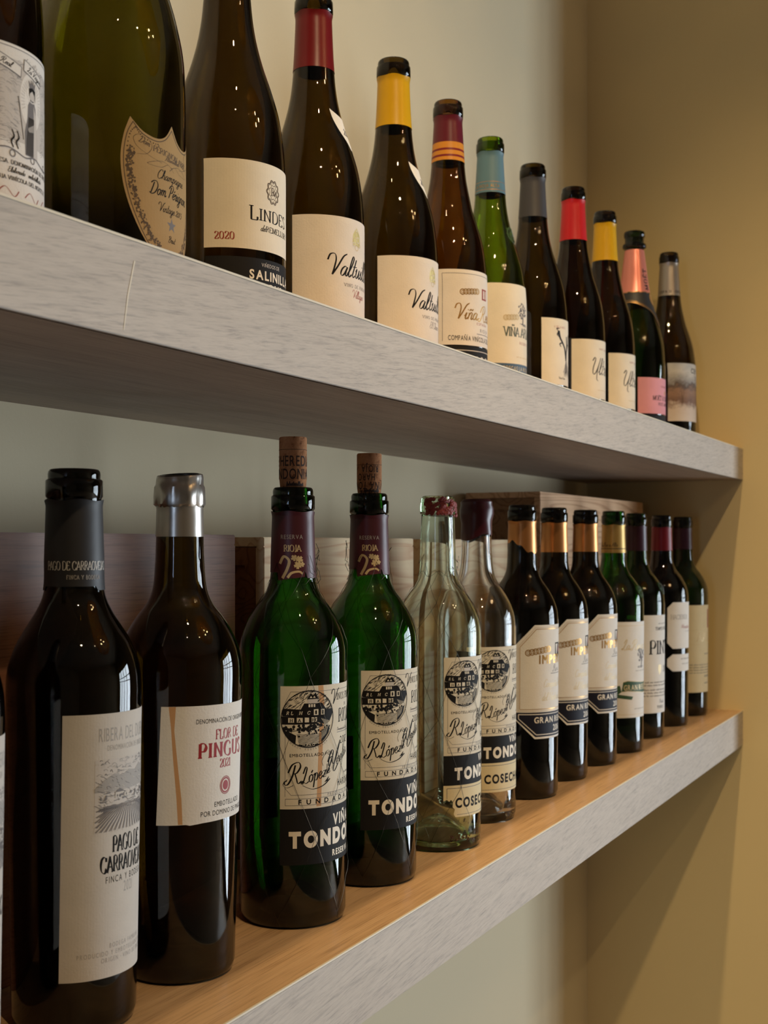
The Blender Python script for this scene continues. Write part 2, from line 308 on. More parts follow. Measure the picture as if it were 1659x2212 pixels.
# ------------------------------------------------------------------ lettering: pen strokes in cap-height units
GL = {
'A': (.76, 'l 0 0 .38 1|l .38 1 .76 0|l .15 .34 .61 .34'), 'B': (.66, 'l .1 0 .1 1|s .1 1 .4 1 .56 .78 .4 .54 .1 .53|s .3 .53 .5 .5 .64 .27 .48 .02 .1 0'),
'C': (.8, 's .74 .76 .6 .96 .4 1 .14 .84 .04 .5 .14 .16 .4 0 .62 .05 .76 .26|l .74 .7 .74 .96'), 'D': (.82, 'l .1 0 .1 1|s .1 1 .42 1 .7 .82 .78 .5 .7 .18 .42 0 .1 0'),
'E': (.66, 'l .1 0 .1 1|l .1 1 .6 1 .6 .8|l .1 .52 .48 .52|l .1 0 .62 0 .64 .2'), 'F': (.6, 'l .1 0 .1 1|l .1 1 .6 1 .6 .8|l .1 .52 .46 .52'),
'G': (.84, 's .74 .76 .6 .96 .4 1 .14 .84 .04 .5 .14 .16 .4 0 .62 .04 .74 .14|l .74 .08 .74 .42|l .58 .42 .84 .42'), 'H': (.84, 'l .1 0 .1 1|l .74 0 .74 1|l .1 .52 .74 .52'),
'I': (.3, 'l .15 0 .15 1'), 'J': (.42, 's .3 1 .3 .2 .2 -.04 .04 .0|l .2 1 .42 1'), 'K': (.76, 'l .1 0 .1 1|l .66 1 .1 .42|l .3 .6 .72 0'), 'L': (.62, 'l .1 0 .1 1|l .1 0 .58 0 .6 .24'),
'M': (.98, 'l .1 0 .12 1|l .12 1 .48 .04|l .48 .04 .84 1|l .84 1 .88 0'), 'N': (.84, 'l .1 0 .1 1|l .1 1 .72 0|l .72 0 .72 1'), 'O': (.84, 's .42 1 .16 .88 .04 .5 .16 .12 .42 0 .68 .12 .8 .5 .68 .88 .42 1'),
'P': (.64, 'l .1 0 .1 1|s .1 1 .44 1 .6 .74 .44 .48 .1 .47'), 'Q': (.84, 's .42 1 .16 .88 .04 .5 .16 .12 .42 0 .68 .12 .8 .5 .68 .88 .42 1|l .5 .1 .8 -.15'),
'R': (.72, 'l .1 0 .1 1|s .1 1 .42 1 .56 .76 .42 .52 .1 .5|l .34 .5 .7 0'), 'S': (.58, 's .5 .82 .4 .98 .26 1 .09 .86 .1 .66 .3 .52 .48 .36 .5 .14 .32 0 .16 .02 .06 .2'),
'T': (.72, 'l .36 0 .36 1|l .04 .78 .04 1 .68 1 .68 .78'), 'U': (.8, 's .1 1 .1 .3 .2 .04 .4 0 .62 .06 .7 .3 .7 1|l 0 1 .22 1|l .6 1 .8 1'), 'V': (.76, 'l 0 1 .38 0|l .38 0 .76 1'),
'W': (1.0, 'l 0 1 .26 0|l .26 0 .5 .9|l .5 .9 .74 0|l .74 0 1 1'), 'X': (.74, 'l .04 1 .7 0|l .7 1 .04 0'), 'Y': (.72, 'l .02 1 .36 .46|l .7 1 .36 .46|l .36 .46 .36 0'), 'Z': (.66, 'l .06 .8 .06 1 .6 1 .06 0 .62 0 .62 .2'),
'0': (.6, 's .3 1 .1 .84 .05 .5 .1 .16 .3 0 .5 .16 .55 .5 .5 .84 .3 1'), '1': (.4, 'l .06 .82 .22 1|l .22 0 .22 1.0'), '2': (.58, 's .06 .76 .14 .97 .3 1 .5 .88 .46 .6 .2 .26 .06 .04|l .06 .03 .54 .03 .55 .22'),
'5': (.56, 'l .5 1 .14 1 .12 .56|s .12 .56 .34 .62 .5 .4 .44 .1 .22 0 .06 .1'), '9': (.58, 's .5 .66 .38 .44 .18 .48 .08 .72 .2 .98 .4 .96 .52 .66 .42 .2 .14 .0'), '4': (.58, 'l .42 0 .42 1|l .42 1 .04 .3 .56 .3'), '7': (.56, 'l .04 .8 .04 1 .54 1 .2 0'), '8': (.56, 's .28 1 .1 .84 .14 .62 .28 .54 .46 .4 .5 .16 .28 0 .06 .16 .1 .4 .28 .54 .44 .64 .46 .86 .28 1'),
'&': (.8, 's .76 .4 .56 .06 .26 0 .08 .2 .18 .44 .46 .7 .44 .94 .28 1 .18 .84 .3 .56 .72 0'), '.': (.24, 'l .08 0 .14 .07'), '-': (.4, 'l .05 .4 .35 .4'), '(': (.3, 's .24 1.1 .08 .7 .08 .3 .24 -.1'), ')': (.3, 's .06 1.1 .22 .7 .22 .3 .06 -.1'), ':': (.24, 'l .08 .05 .14 .12|l .08 .5 .14 .57'),
}
SCR = {
'a': (.5, 's .38 .4 .24 .47 .08 .34 .04 .12 .14 0 .28 .1 .4 .42|s .4 .44 .36 .12 .42 0 .54 .1'), 'b': (.44, 's 0 .1 .2 .6 .22 .98 .12 .95 .1 .5 .1 .1 .2 0 .36 .14 .36 .4 .24 .44 .14 .36'), 'c': (.4, 's .34 .36 .24 .46 .1 .36 .05 .14 .16 0 .3 .04 .42 .16'),
'd': (.52, 's .38 .4 .24 .47 .08 .34 .04 .12 .14 0 .28 .1 .4 .44|s .46 1 .4 .5 .36 .12 .44 0 .56 .1'), 'e': (.4, 's .06 .2 .2 .22 .34 .36 .24 .47 .1 .36 .05 .14 .16 0 .3 .04 .42 .16'), 'f': (.3, 's .4 .9 .28 1 .2 .8 .14 .2 .06 -.3 -.04 -.4|l .02 .44 .32 .44'),
'g': (.5, 's .38 .4 .24 .47 .08 .34 .04 .12 .14 0 .28 .1 .4 .44|s .4 .44 .36 0 .26 -.36 .1 -.42 .02 -.3 .16 -.12 .52 .1'), 'h': (.5, 's .02 .14 .22 .6 .28 .96 .18 .96 .12 .6 .06 0|s .08 .2 .22 .44 .36 .44 .36 .24 .34 .06 .42 0 .52 .1'),
'i': (.28, 's .02 .18 .14 .44|s .14 .44 .1 .12 .16 0 .3 .1|l .18 .62 .21 .66'), 'l': (.3, 's 0 .1 .2 .5 .3 .92 .22 1.02 .14 .84 .08 .3 .12 .02 .2 0 .32 .12'), 'm': (.72, 's .04 .44 .1 .3 .06 0|s .08 .2 .2 .44 .32 .42 .32 .2 .28 0|s .32 .2 .44 .44 .56 .42 .56 .2 .56 .02 .64 0 .74 .1'),
'n': (.5, 's .04 .44 .1 .3 .06 0|s .08 .2 .22 .44 .36 .42 .36 .22 .34 .04 .42 0 .52 .1'), 'o': (.44, 's .26 .46 .1 .38 .05 .16 .14 0 .3 .06 .38 .28 .28 .46 .3 .4 .46 .4'), 'p': (.48, 's .04 .36 .14 .46 .1 .1 .02 -.42|s .1 .2 .24 .46 .38 .4 .38 .14 .26 0 .12 .06'), 'r': (.36, 's .02 .3 .12 .5 .12 .42 .26 .44 .22 .2 .2 .04 .28 0 .4 .12'),
's': (.36, 's .02 .1 .16 .3 .22 .5 .28 .24 .24 .04 .1 .0 .02 .08'), 't': (.32, 's .22 .9 .14 .4 .1 .1 .18 0 .32 .1|l .02 .52 .36 .54'), 'u': (.5, 's .02 .3 .1 .45 .07 .14 .14 0 .28 .12 .38 .44|s .38 .44 .36 .12 .42 0 .54 .1'), 'v': (.46, 's .02 .34 .1 .46 .14 .2 .18 0 .32 .16 .38 .44 .48 .4'), 'z': (.42, 'l .06 .42 .36 .42 .06 .02 .4 .02'),
'V': (.66, 's -.28 .7 -.22 .98 .04 1.02 .2 .76 .22 .3 .2 .0|s .2 .0 .4 .4 .62 .92 .84 1.08'), 'D': (.82, 's .3 .9 .22 .4 .14 .02|s -.04 .82 .2 1 .56 .98 .78 .62 .6 .14 .24 -.02 -.02 .1'), 'P': (.6, 's .3 .9 .2 .4 .1 0|s -.02 .72 .16 .98 .5 1 .6 .74 .44 .46 .22 .44'), 'C': (.64, 's .6 .8 .52 .98 .26 .92 .06 .5 .14 .06 .4 0 .64 .2'), 'B': (.62, 's .26 .9 .18 .4 .1 0|s 0 .8 .2 1 .5 .96 .48 .66 .26 .54 .5 .5 .54 .16 .3 -.02 .06 .06'),
'U': (.74, 's -.06 .8 .06 1 .18 .9 .12 .4 .2 .04 .38 .02 .56 .4 .7 1.02|s .7 1.02 .6 .5 .58 .1 .66 -.3 .84 -.4'), 'L': (.6, 's .1 .66 .3 1.04 .42 .92 .26 .4 .08 .02 -.04 .06 .1 .14 .36 -.02 .62 .06'),
'R': (.86, 's .3 .92 .24 .4 .06 .0 -.14 -.04 -.2 .1 -.06 .16|s -.06 .56 .1 .94 .48 1.04 .64 .8 .48 .52 .26 .48|s .36 .5 .52 .2 .66 -.04 .86 .06'), 'H': (1.0, 's -.1 .5 .1 .98 .3 .9 .1 .3 -.04 0|s .02 .3 -.02 .6 .2 .7 .3 .4 .5 .4 .74 .9 .92 1.36|s .92 1.36 .7 1.0 .5 .4 .46 .04 .62 0 .9 .3'),
'0': (.5, 's .3 .62 .12 .5 .06 .2 .18 0 .36 .12 .42 .42 .3 .62'), '1': (.36, 's .06 .5 .2 .66 .2 .66|s .2 .66 .14 .3 .1 0'), '2': (.5, 's .1 .5 .24 .68 .4 .56 .3 .3 .02 .02 .2 .08 .36 -.02 .48 .1'), '5': (.46, 'l .44 .66 .2 .66 .14 .4|s .14 .4 .34 .42 .36 .14 .18 -.02 .04 .06'), ' ': (.3, ''), '.': (.2, 'l .06 0 .1 .05'),
'S': (.6, 's .5 .8 .4 1 .2 .9 .24 .6 .44 .36 .36 .04 .1 0 -.02 .16'), 'E': (.6, 's .5 .86 .34 1 .14 .86 .24 .58 .4 .54 .2 .5 .02 .2 .2 -.02 .5 .14'), 'A': (.74, 's -.08 .06 .06 0 .3 .5 .54 1.0|s .54 1.0 .5 .4 .56 0|l .2 .36 .56 .36'),
}
ACC = {'Ñ': ('N', 's .2 1.14 .34 1.24 .48 1.16 .62 1.26'), 'Í': ('I', 'l .12 1.12 .26 1.3'), 'É': ('E', 'l .3 1.12 .44 1.3'), 'Ó': ('O', 'l .38 1.12 .52 1.3'), 'Ë': ('E', 'l .18 1.14 .22 1.22|l .42 1.14 .46 1.22'),
       'é': ('e', 'l .2 .58 .34 .72'), 'ó': ('o', 'l .22 .58 .36 .72'), 'ñ': ('n', 's .06 .58 .18 .68 .28 .6 .4 .7'), 'í': ('i', 'l .16 .58 .28 .72'), 'á': ('a', 'l .22 .58 .36 .72')}
def spline(pts, n=7):
    if len(pts) < 3: return pts
    P_ = [pts[0]]+pts+[pts[-1]]
    if pts[0] == pts[-1]: P_ = [pts[-2]]+pts+[pts[1]]
    out = []
    for i in range(1, len(P_)-2):
        p0, p1, p2, p3 = P_[i-1:i+3]
        for k in range(n):
            t = k/n
            out.append(tuple(0.5*(2*p1[j]+(p2[j]-p0[j])*t+(2*p0[j]-5*p1[j]+4*p2[j]-p3[j])*t*t+(3*p1[j]-p0[j]-3*p2[j]+p3[j])*t**3) for j in (0, 1)))
    out.append(pts[-1]); return out
def pen(pts, thick, thin, nib=0.35):
    """a stroke as quads; the width follows the direction of a broad nib"""
    quads = []; side = []
    for i, p in enumerate(pts):
        a = pts[max(i-1, 0)]; b = pts[min(i+1, len(pts)-1)]
        dx, dy = b[0]-a[0], b[1]-a[1]; L = math.hypot(dx, dy) or 1e-9
        k = abs(math.sin(math.atan2(dy, dx)+nib)); hw = (thin+(thick-thin)*k*k)/2
        nx, ny = -dy/L*hw, dx/L*hw
        side.append(((p[0]+nx, p[1]+ny), (p[0]-nx, p[1]-ny)))
    for (a, b), (c, d) in zip(side, side[1:]): quads.append([a, b, d, c])
    return quads
def glyph(ch, font, thick, thin, serif):
    tab = SCR if font == 'script' else GL
    extra = ''
    if ch in ACC: ch, extra = ACC[ch]
    if ch not in tab:
        if ch == ' ': return 0.34, []
        tab = GL if ch in GL else SCR
        if ch not in tab: return 0.34, []
    wd, src = tab[ch]; strokes = []
    for part in (src+('|'+extra if extra else '')).split('|'):
        if not part: continue
        t = part.split(); v = [float(x) for x in t[1:]]
        strokes.append((t[0], list(zip(v[::2], v[1::2]))))
    ends = [p for k, s in strokes for p in (s[0], s[-1])]
    polys = []
    for k, s in strokes:
        if k == 's': polys += pen(spline(s), thick, thin)
        else:
            for a, b in zip(s, s[1:]): polys += pen([a, b], thick, thin)
        if serif and k == 'l' and len(s) == 2 and abs(s[0][1]-s[1][1]) > 0.5:
            for p in s:
                if p[1] in (0.0, 1.0) and ends.count(p) == 1:
                    h = thin*1.3; q = serif
                    polys.append([(p[0]-q, p[1]-(h if p[1] else 0)), (p[0]+q, p[1]-(h if p[1] else 0)), (p[0]+q, p[1]+(0 if p[1] else h)), (p[0]-q, p[1]+(0 if p[1] else h))])
    return wd, polys
FC = {}
def sans_polys(text, bold):
    key = (text, bold)
    if key in FC: return FC[key]
    if bold and text in 'MWmw':
        g = sans_polys(text, 0.0); FC[key] = [[(x+dx, y+dy) for x, y in q] for q in g for dx, dy in ((-bold, -bold), (bold, -bold), (-bold, bold), (bold, bold))]; return FC[key]
    c = bpy.data.curves.new('lettering', 'FONT'); c.body = text; c.size = 1; c.offset = bold; c.resolution_u = 5; c.fill_mode = 'FRONT'
    o = bpy.data.objects.new('lettering', c); me = o.to_mesh()
    polys = [[(me.vertices[i].co.x, me.vertices[i].co.y) for i in p.vertices] for p in me.polygons]
    o.to_mesh_clear(); bpy.data.objects.remove(o); bpy.data.curves.remove(c)
    FC[key] = polys; return polys
CAPH = max(y for p in sans_polys('H', 0.0) for x, y in p)

# ------------------------------------------------------------------ a sheet wrapped round a bottle
def cut(poly, k, c):
    lo, hi = [], []
    for i, p in enumerate(poly):
        q = poly[(i+1) % len(poly)]
        if p[k] <= c: lo.append(p)
        if p[k] >= c: hi.append(p)
        if (p[k]-c)*(q[k]-c) < 0:
            t = (c-p[k])/(q[k]-p[k]); x = (p[0]+(q[0]-p[0])*t, p[1]+(q[1]-p[1])*t); lo.append(x); hi.append(x)
    return (lo if len(lo) > 2 else None), (hi if len(hi) > 2 else None)
def slice_(poly, k, step):
    a = min(p[k] for p in poly); b = max(p[k] for p in poly); out = []; cur = poly
    c = (math.floor(a/step)+1)*step
    while c < b-1e-6 and cur:
        l, cur = cut(cur, k, c)
        if l: out.append(l)
        c += step
    if cur: out.append(cur)
    return out
class Sheet:
    def __init__(s, base=0.12): s.items = []; s.base = base
    def tri(s, poly, m, layer=1): s.items.append((poly, m, layer))
    def poly(s, pts, m, layer=0):
        from mathutils.geometry import tessellate_polygon
        for t in tessellate_polygon([[Vector((p[0], p[1], 0)) for p in pts]]): s.tri([tuple(pts[i]) for i in t], m, layer)
    def rect(s, u0, v0, u1, v1, m, layer=0): s.tri([(u0, v0), (u1, v0), (u1, v1), (u0, v1)], m, layer)
    def line(s, pts, wd, m, layer=1, closed=False):
        if closed: pts = pts+[pts[0]]
        for a, b in zip(pts, pts[1:]):
            for q in pen([a, b], wd, wd): s.tri(q, m, layer)
    def frame(s, u0, v0, u1, v1, wd, m, layer=1): s.line([(u0, v0), (u1, v0), (u1, v1), (u0, v1)], wd, m, layer, True)
    def ring(s, cu, cv, r, wd, m, layer=1, n=40, ry=None):
        ry = ry or r
        s.line([(cu+r*math.cos(t*2*math.pi/n), cv+ry*math.sin(t*2*math.pi/n)) for t in range(n)], wd, m, layer, True)
    def disc(s, cu, cv, r, m, layer=1, n=28, ry=None):
        ry = ry or r
        s.tri([(cu+r*math.cos(t*2*math.pi/n), cv+ry*math.sin(t*2*math.pi/n)) for t in range(n)], m, layer)
    def curve(s, pts, thick, thin, m, layer=1):
        for q in pen(spline(pts), thick, thin): s.tri(q, m, layer)
    def text(s, t, u, v, h, m, font='serif', thick=.17, thin=.05, space=.1, sx=1.0, align='l', layer=1, slant=0, rot=0, serif=.17, bold=0.0):
        polys = []
        if font == 'sans':
            x = 0
            for ch in t:
                if ch == ' ': x += .36+space; continue
                g = sans_polys(ch, bold)
                if not g: continue
                x0 = min(p[0] for q in g for p in q); x1 = max(p[0] for q in g for p in q)
                polys += [[((p[0]-x0)/CAPH+x, p[1]/CAPH) for p in q] for q in g]; x += (x1-x0)/CAPH+.13+space
            wtot = x-space
        else:
            if font == 'script': slant = slant or .32; space = space-.1; serif = 0
            x = 0
            for ch in t:
                wd, g = glyph(ch, font, thick, thin, serif if font == 'serif' else 0)
                polys += [[(p[0]+x, p[1]) for p in q] for q in g]; x += wd+space
            wtot = x-space
        off = {'l': 0, 'c': -wtot/2, 'r': -wtot}[align]; ca, sa = math.cos(rot), math.sin(rot)
        for q in polys:
            pts = []
            for (x, y) in q:
                X = (x+off+slant*y)*h*sx; Y = y*h
                pts.append((u+X*ca-Y*sa, v+X*sa+Y*ca))
            s.tri(pts, m, layer)
    def scribble(s, u0, u1, v, h, m, layer=1, seed=1):
        """a line of print too small to read: tiny upright strokes"""
        r = random.Random(seed); x = u0
        while x < u1:
            n = r.randint(3, 8)
            for _ in range(n):
                hh = h*(1 if r.random() > .25 else 1.35); s.rect(x, v, x+h*.28, v+hh*.62, m, layer); x += h*.52
                if x > u1: break
            x += h*.5
    def build(s, name, R, parent, yaw=0, ustep=2.0, vstep=None, label=None):
        verts, faces, fm, mats = [], [], [], []
        for poly, m, layer in s.items:
            if m not in mats: mats.append(m)
            parts = slice_(poly, 0, ustep)
            if vstep or True: parts = [x for p in parts for x in slice_(p, 1, vstep or 4.0)]
            for p in parts:
                ar = sum(p[i][0]*p[(i+1) % len(p)][1]-p[(i+1) % len(p)][0]*p[i][1] for i in range(len(p)))
                if abs(ar) < 1e-7: continue
                if ar < 0: p = p[::-1]
                b = len(verts)
                for (u, v) in p:
                    r = R(v); f = u/r+yaw; q = r+s.base+layer*0.05
                    verts.append((q*math.sin(f)/1000, -q*math.cos(f)/1000, v/1000))
                faces.append(list(range(b, b+len(p)))); fm.append(mats.index(m))
        o = mesh_obj(name, verts, faces, mats, fm, parent, smooth=False)
        if label: o['label'] = label
        return o

# ------------------------------------------------------------------ bottles
def finish(H, rn, rl, rt): return [(rn, H-17), (rn+.1, H-16), (rl-.5, H-15.6), (rl, H-15), (rl, H-6.5), (rl-.5, H-5.8), (rt, H-5.4), (rt+.1, H-3), (rt-.2, H-1.4), (rt-1, H-.3), (rt-2, H)]
def champ_finish(H, rn): return [(rn, H-27), (rn+.3, H-25), (rn+3.1, H-23.6), (rn+3.6, H-21), (rn+3.0, H-18.6), (rn+.5, H-17), (rn, H-14), (rn, H-9), (rn+1.2, H-8), (rn+1.6, H-4), (rn+1.0, H-1), (rn-.6, H)]
def bordeaux(H=300, rb=37.3, rs=37.5, rn=14.2, rl=15.2, rt=13.9, sh=0):
    k = rs/37.5
    return [(rb-4, 0), (rb-1.2, 1.6), (rb, 6)]+[(rb+(rs-rb)*t, 6+(172+sh)*t) for t in (.25, .5, .75, 1)]+spline([(rs, 178+sh), (37.1*k, 187+sh), (35.2*k, 196+sh), (31*k, 206+sh), (25.5*k, 215+sh), (20.4, 222+sh), (17.2, 229+sh), (15.7, 237+sh), (rn+1.0, 250)], 5)+[(rn+.4, 268)]+finish(H, rn, rl, rt)
def burgundy(H=296, rs=41, rn=14.6, rl=15.7, rt=14.5):
    k = rs/41
    return [(rs-5, 0), (rs-1.5, 2), (rs, 8), (rs, 60), (rs, 100)]+spline([(rs, 104), (40.7*k, 115), (39.4*k, 132), (36.2*k, 152), (31*k, 170), (25.6*k, 186), (21.2, 202), (18.4, 217), (16.8, 232), (15.6, 250), (rn, H-22)], 5)+finish(H, rn, rl, rt)
def champagne(H=302, rs=44, rn=13.6):
    k = rs/44
    return [(rs-6, 0), (rs-1.6, 2), (rs, 9), (rs, 60), (rs, 92)]+spline([(rs, 96), (43.8*k, 112), (42.6*k, 132), (38.6*k, 152), (33.4*k, 170), (27.8*k, 188), (23*k, 206), (19.2, 226), (16.6, 248), (rn+.6, H-32)], 5)+champ_finish(H, rn)
class Bottle:
    def __init__(b, label, pos, z, prof, gm, name='wine_bottle', cat='wine bottle', group=None, wall=3.0):
        b.prof = prof; b.H = prof[-1][1]
        b.root = empty(name, (pos[0], pos[1], z+0.0004), label, cat, group)
        inner = [(max(9.6, r-wall-.4), z_) for r, z_ in prof if 9 < z_ < b.H-17]
        inner = [(9.2, b.H-1), (9.1, b.H-6)]+[(p[0] if p[1] < b.H-24 else 9.8, p[1]) for p in inner[::-1]]
        rb = prof[0][0]
        inner += [(rb-wall, 11), (rb-6, 7), (rb-12, 10), (rb-20, 17), (4, 22), (0, 22.5)]
        under = [(0, 18), (5, 17.4), (rb-19, 12.5), (rb-10, 5), (rb-4, .6), (rb-2, 0)]
        loop = under+prof+inner
        n = 96; verts, faces = [], []
        for i, (r, zz) in enumerate(loop):
            for j in range(n):
                a = 2*math.pi*j/n; verts.append((r*math.cos(a)/1000, r*math.sin(a)/1000, zz/1000))
        for i in range(len(loop)-1):
            for j in range(n):
                k = (j+1) % n; a, bb, c, d = i*n+j, i*n+k, (i+1)*n+k, (i+1)*n+j
                if loop[i][0] == 0: faces.append((a, c, d))
                elif loop[i+1][0] == 0: faces.append((a, bb, c))
                else: faces.append((a, bb, c, d))
        b.glass = mesh_obj('glass_body', verts, faces, [gm], parent=b.root, sharp=50)
    def R(b, v):
        p = b.prof
        for (r0, z0), (r1, z1) in zip(p, p[1:]):
            if z0 <= v <= z1: return r0+(r1-r0)*(v-z0)/max(z1-z0, 1e-6)
        return p[0][0] if v < 0 else p[-1][0]
    def capsule(b, z0, z1, bands, name='neck_capsule', lift=.28, jag=None, flare=.7, label=None):
        """foil sleeve round the neck; bands = [(upper z, material)] from the bottom up"""
        n = 72; zs = [z0]; top = z1
        for ze, m in bands: zs += [ze]
        lev = []
        for a, c in zip(zs, zs[1:]):
            k = max(2, int((c-a)/3)); lev += [a+(c-a)*i/k for i in range(k)]
        lev.append(zs[-1]); mats = []; verts, faces, fm = [], [], []
        rnd = random.Random(int(z0*7+b.root.location.x*1000)); ph = rnd.random()*6
        for i, zz in enumerate(lev):
            for j in range(n):
                a = 2*math.pi*j/n; z_ = zz
                if jag and i < len(lev)-1: z_ = zz+jag(a)*(1-(zz-z0)/(z1-z0))
                r = b.R(min(z_, b.H-17.5))+lift
                if i == len(lev)-1 and flare: r += flare; z_ += .5*math.sin(5*a+ph)
                verts.append((r*math.sin(a)/1000, -r*math.cos(a)/1000, z_/1000))
        for i in range(len(lev)-1):
            zc = (lev[i]+lev[i+1])/2; m = next(mm for ze, mm in bands if zc < ze)
            if m not in mats: mats.append(m)
            for j in range(n):
                k = (j+1) % n; faces.append((i*n+j, i*n+k, (i+1)*n+k, (i+1)*n+j)); fm.append(mats.index(m))
        o = mesh_obj(name, verts, faces, mats, fm, b.root)
        if label: o['label'] = label
        return o
# ------------------------------------------------------------------ the upper row
GU = 'bottles on the upper shelf'; GLW = 'bottles on the lower shelf'
D2 = math.radians
def vine_leaf(L, u, v, s, m, rot=0, layer=2):
    pts = []
    for k in range(20):
        a = 2*math.pi*k/20; r = s*(.62+.38*abs(math.cos(2.5*a)))*(1 if k % 2 else .8)
        pts.append((u+r*math.cos(a+rot), v+r*math.sin(a+rot)))
    L.poly(pts, m, layer)
def rings(L, u, v, n, r, m, rise=.25, layer=2):
    for k in range(n):
        L.ring(u+k*r*1.35, v+k*r*1.35*rise, r, r*.34, m, layer, 22); L.ring(u+k*r*1.35, v+k*r*1.35*rise, r*.5, r*.2, m, layer, 14)
def tree(L, u, v, h, m, seed=1):
    r = random.Random(seed); L.curve([(u, v), (u+h*.03, v+h*.25), (u-h*.02, v+h*.5)], h*.1, h*.07, m, 2)
    for _ in range(46):
        a = r.random()*6.28; q = r.random()**.5; L.disc(u+math.cos(a)*q*h*.36, v+h*.62+math.sin(a)*q*h*.34, h*(.03+.035*r.random()), m, 2, 7)
    for _ in range(8): L.line([(u+r.uniform(-.4, .4)*h, v+r.uniform(-.06, .06)*h), (u+r.uniform(-.4, .4)*h, v+r.uniform(-.06, .06)*h)], h*.02, m, 2)

# 1: bottle with an engraved label
b = Bottle('olive bottle with a grey engraved picture label, cut by the left frame edge above', (.46, .47), ZU, burgundy(300, 40), 'glass_brown', group=GU)
L = Sheet(); L.rect(-52, 12, 52, 92, 'paper_white')
r = random.Random(3)
for k in range(1100):
    u, v = r.uniform(-51, 46), r.uniform(44, 85); l = r.uniform(2, 5)
    a = .5+.9*math.sin(u*.2)+r.uniform(-.3, .3)
    if abs(u-6) < 9 and v > 40 and v < 80: continue
    L.curve([(u, v), (u+l*.5*math.cos(a), v+l*.5*math.sin(a)+.4), (u+l*math.cos(a), v+l*math.sin(a))], .3, .14, r.choice(['ink_light', 'ink_light', 'ink_grey', 'ink_wash']), 1)
def fig(u, v, s, flip=1):      # a robed figure with a plain crown
    f = lambda x, y: (u+x*s*flip, v+y*s)
    L.poly([f(x, y) for x, y in ((-4.6, 0), (4.6, 0), (4.4, 9), (3.2, 17), (2.9, 22), (1.2, 25.2), (-1.2, 25.2), (-3, 22), (-3.4, 16), (-5, 10))], 'ink_grey', 2)
    L.poly([f(x, y) for x, y in ((.8, 0), (4.4, 0), (4.2, 9), (2.8, 19), (1.2, 23), (1.4, 13))], 'ink_wash', 3)
    for k in range(7): L.curve([f(-3.8+k*.8, .4), f(-3.4+k*.75, 8), f(-2.2+k*.6, 17)], .34, .14, 'ink_black', 4)
    L.poly([f(x, y) for x, y in ((-3.2, 12), (1.4, 14.6), (3, 12.6), (2.6, 11.4), (-2.4, 10.4))], 'ink_wash', 4)
    L.disc(*f(0, 27.2), 2.1*s, 'ink_wash', 4, 16, 2.6*s); L.ring(*f(0, 27.4), 3.6*s, .5, 'paper_white', 3, 24)
    L.poly([f(x, y) for x, y in ((-2.2, 26), (-2.3, 29.6), (0, 30.4), (2.3, 29.6), (2.3, 24), (1.7, 27.4), (0, 29), (-1.7, 27.6))], 'ink_black', 5)
    L.poly([f(x, y) for x, y in ((-2, 30), (-2.5, 33), (-1.2, 31.6), (-.6, 34), (0, 31.6), (.7, 34), (1.2, 31.6), (2.5, 33), (2, 30))], 'ink_grey', 5)
    for k in range(26):
        a = math.pi*(-.15+1.3*k/25); L.line([f(5.2*math.cos(a), 24+7*math.sin(a)), f(7.6*math.cos(a), 24+10*math.sin(a))], .35, 'ink_wash', 3)
L.rect(-51, 46, 51, 85, 'ink_wash', .5); L.disc(7.5, 68, 9, 'paper_white', 1.5, 30, 14); fig(7.5, 41, 1.12)
L.line([(1, 48), (-2.6, 68)], .35, 'ink_black', 4)
for su in (-1, 1): L.curve([(-4+su*1.5, 42.5), (-5.2+su*1.5, 45.5), (-3.6+su*1.5, 48), (-4.8+su*1.5, 51)], .9, .3, 'ink_black', 4)
for (u0, t) in ((-14, 'Real'), (2.5, 'La Virgen')):
    L.poly([(u0-1.5, 81.5), (u0+13, 77.5), (u0+13.5, 82.5), (u0-1, 87)], 'paper_white', 4); L.line([(u0-1.5, 81.5), (u0+13, 77.5), (u0+13.5, 82.5), (u0-1, 87)], .4, 'ink_grey', 5, True)
    L.text(t, u0+1, 82, 3, 'ink_black', 'script', .13, .06, layer=5, rot=-.25)
L.curve([(-50, 43), (-20, 41), (-8, 42), (2, 39.5), (10, 41), (22, 38.5), (50, 42)], 1.1, .5, 'ink_grey', 4)
for u in (-6, 8, 22): L.ring(u, 39.6, 1.6, .5, 'ink_grey', 4, 18)
L.text('RIOJA ALAVESA. DENOMINACIÓN DE ORIGEN', 0, 34.3, 1.9, 'ink_black', 'serif', .2, .08, .16, align='c', layer=4)
L.text('Elaborado y embotellado', 4, 30.4, 2.6, 'ink_black', 'script', .13, .06, align='c', layer=4)
L.text('GRANJA VINÍCOLA DEL NORTE DE', 2, 26.6, 1.9, 'ink_black', 'serif', .2, .08, .16, align='c', layer=4)
for u in (-24, -8, 8, 24): L.curve([(u-6, 20), (u-2, 23), (u+3, 19), (u+6, 22)], .6, .2, 'ink_rust', 2)
L.frame(-50.5, 13.5, 50.5, 90.5, .35, 'ink_grey', 2)
L.build('front_label', b.R, b.root)

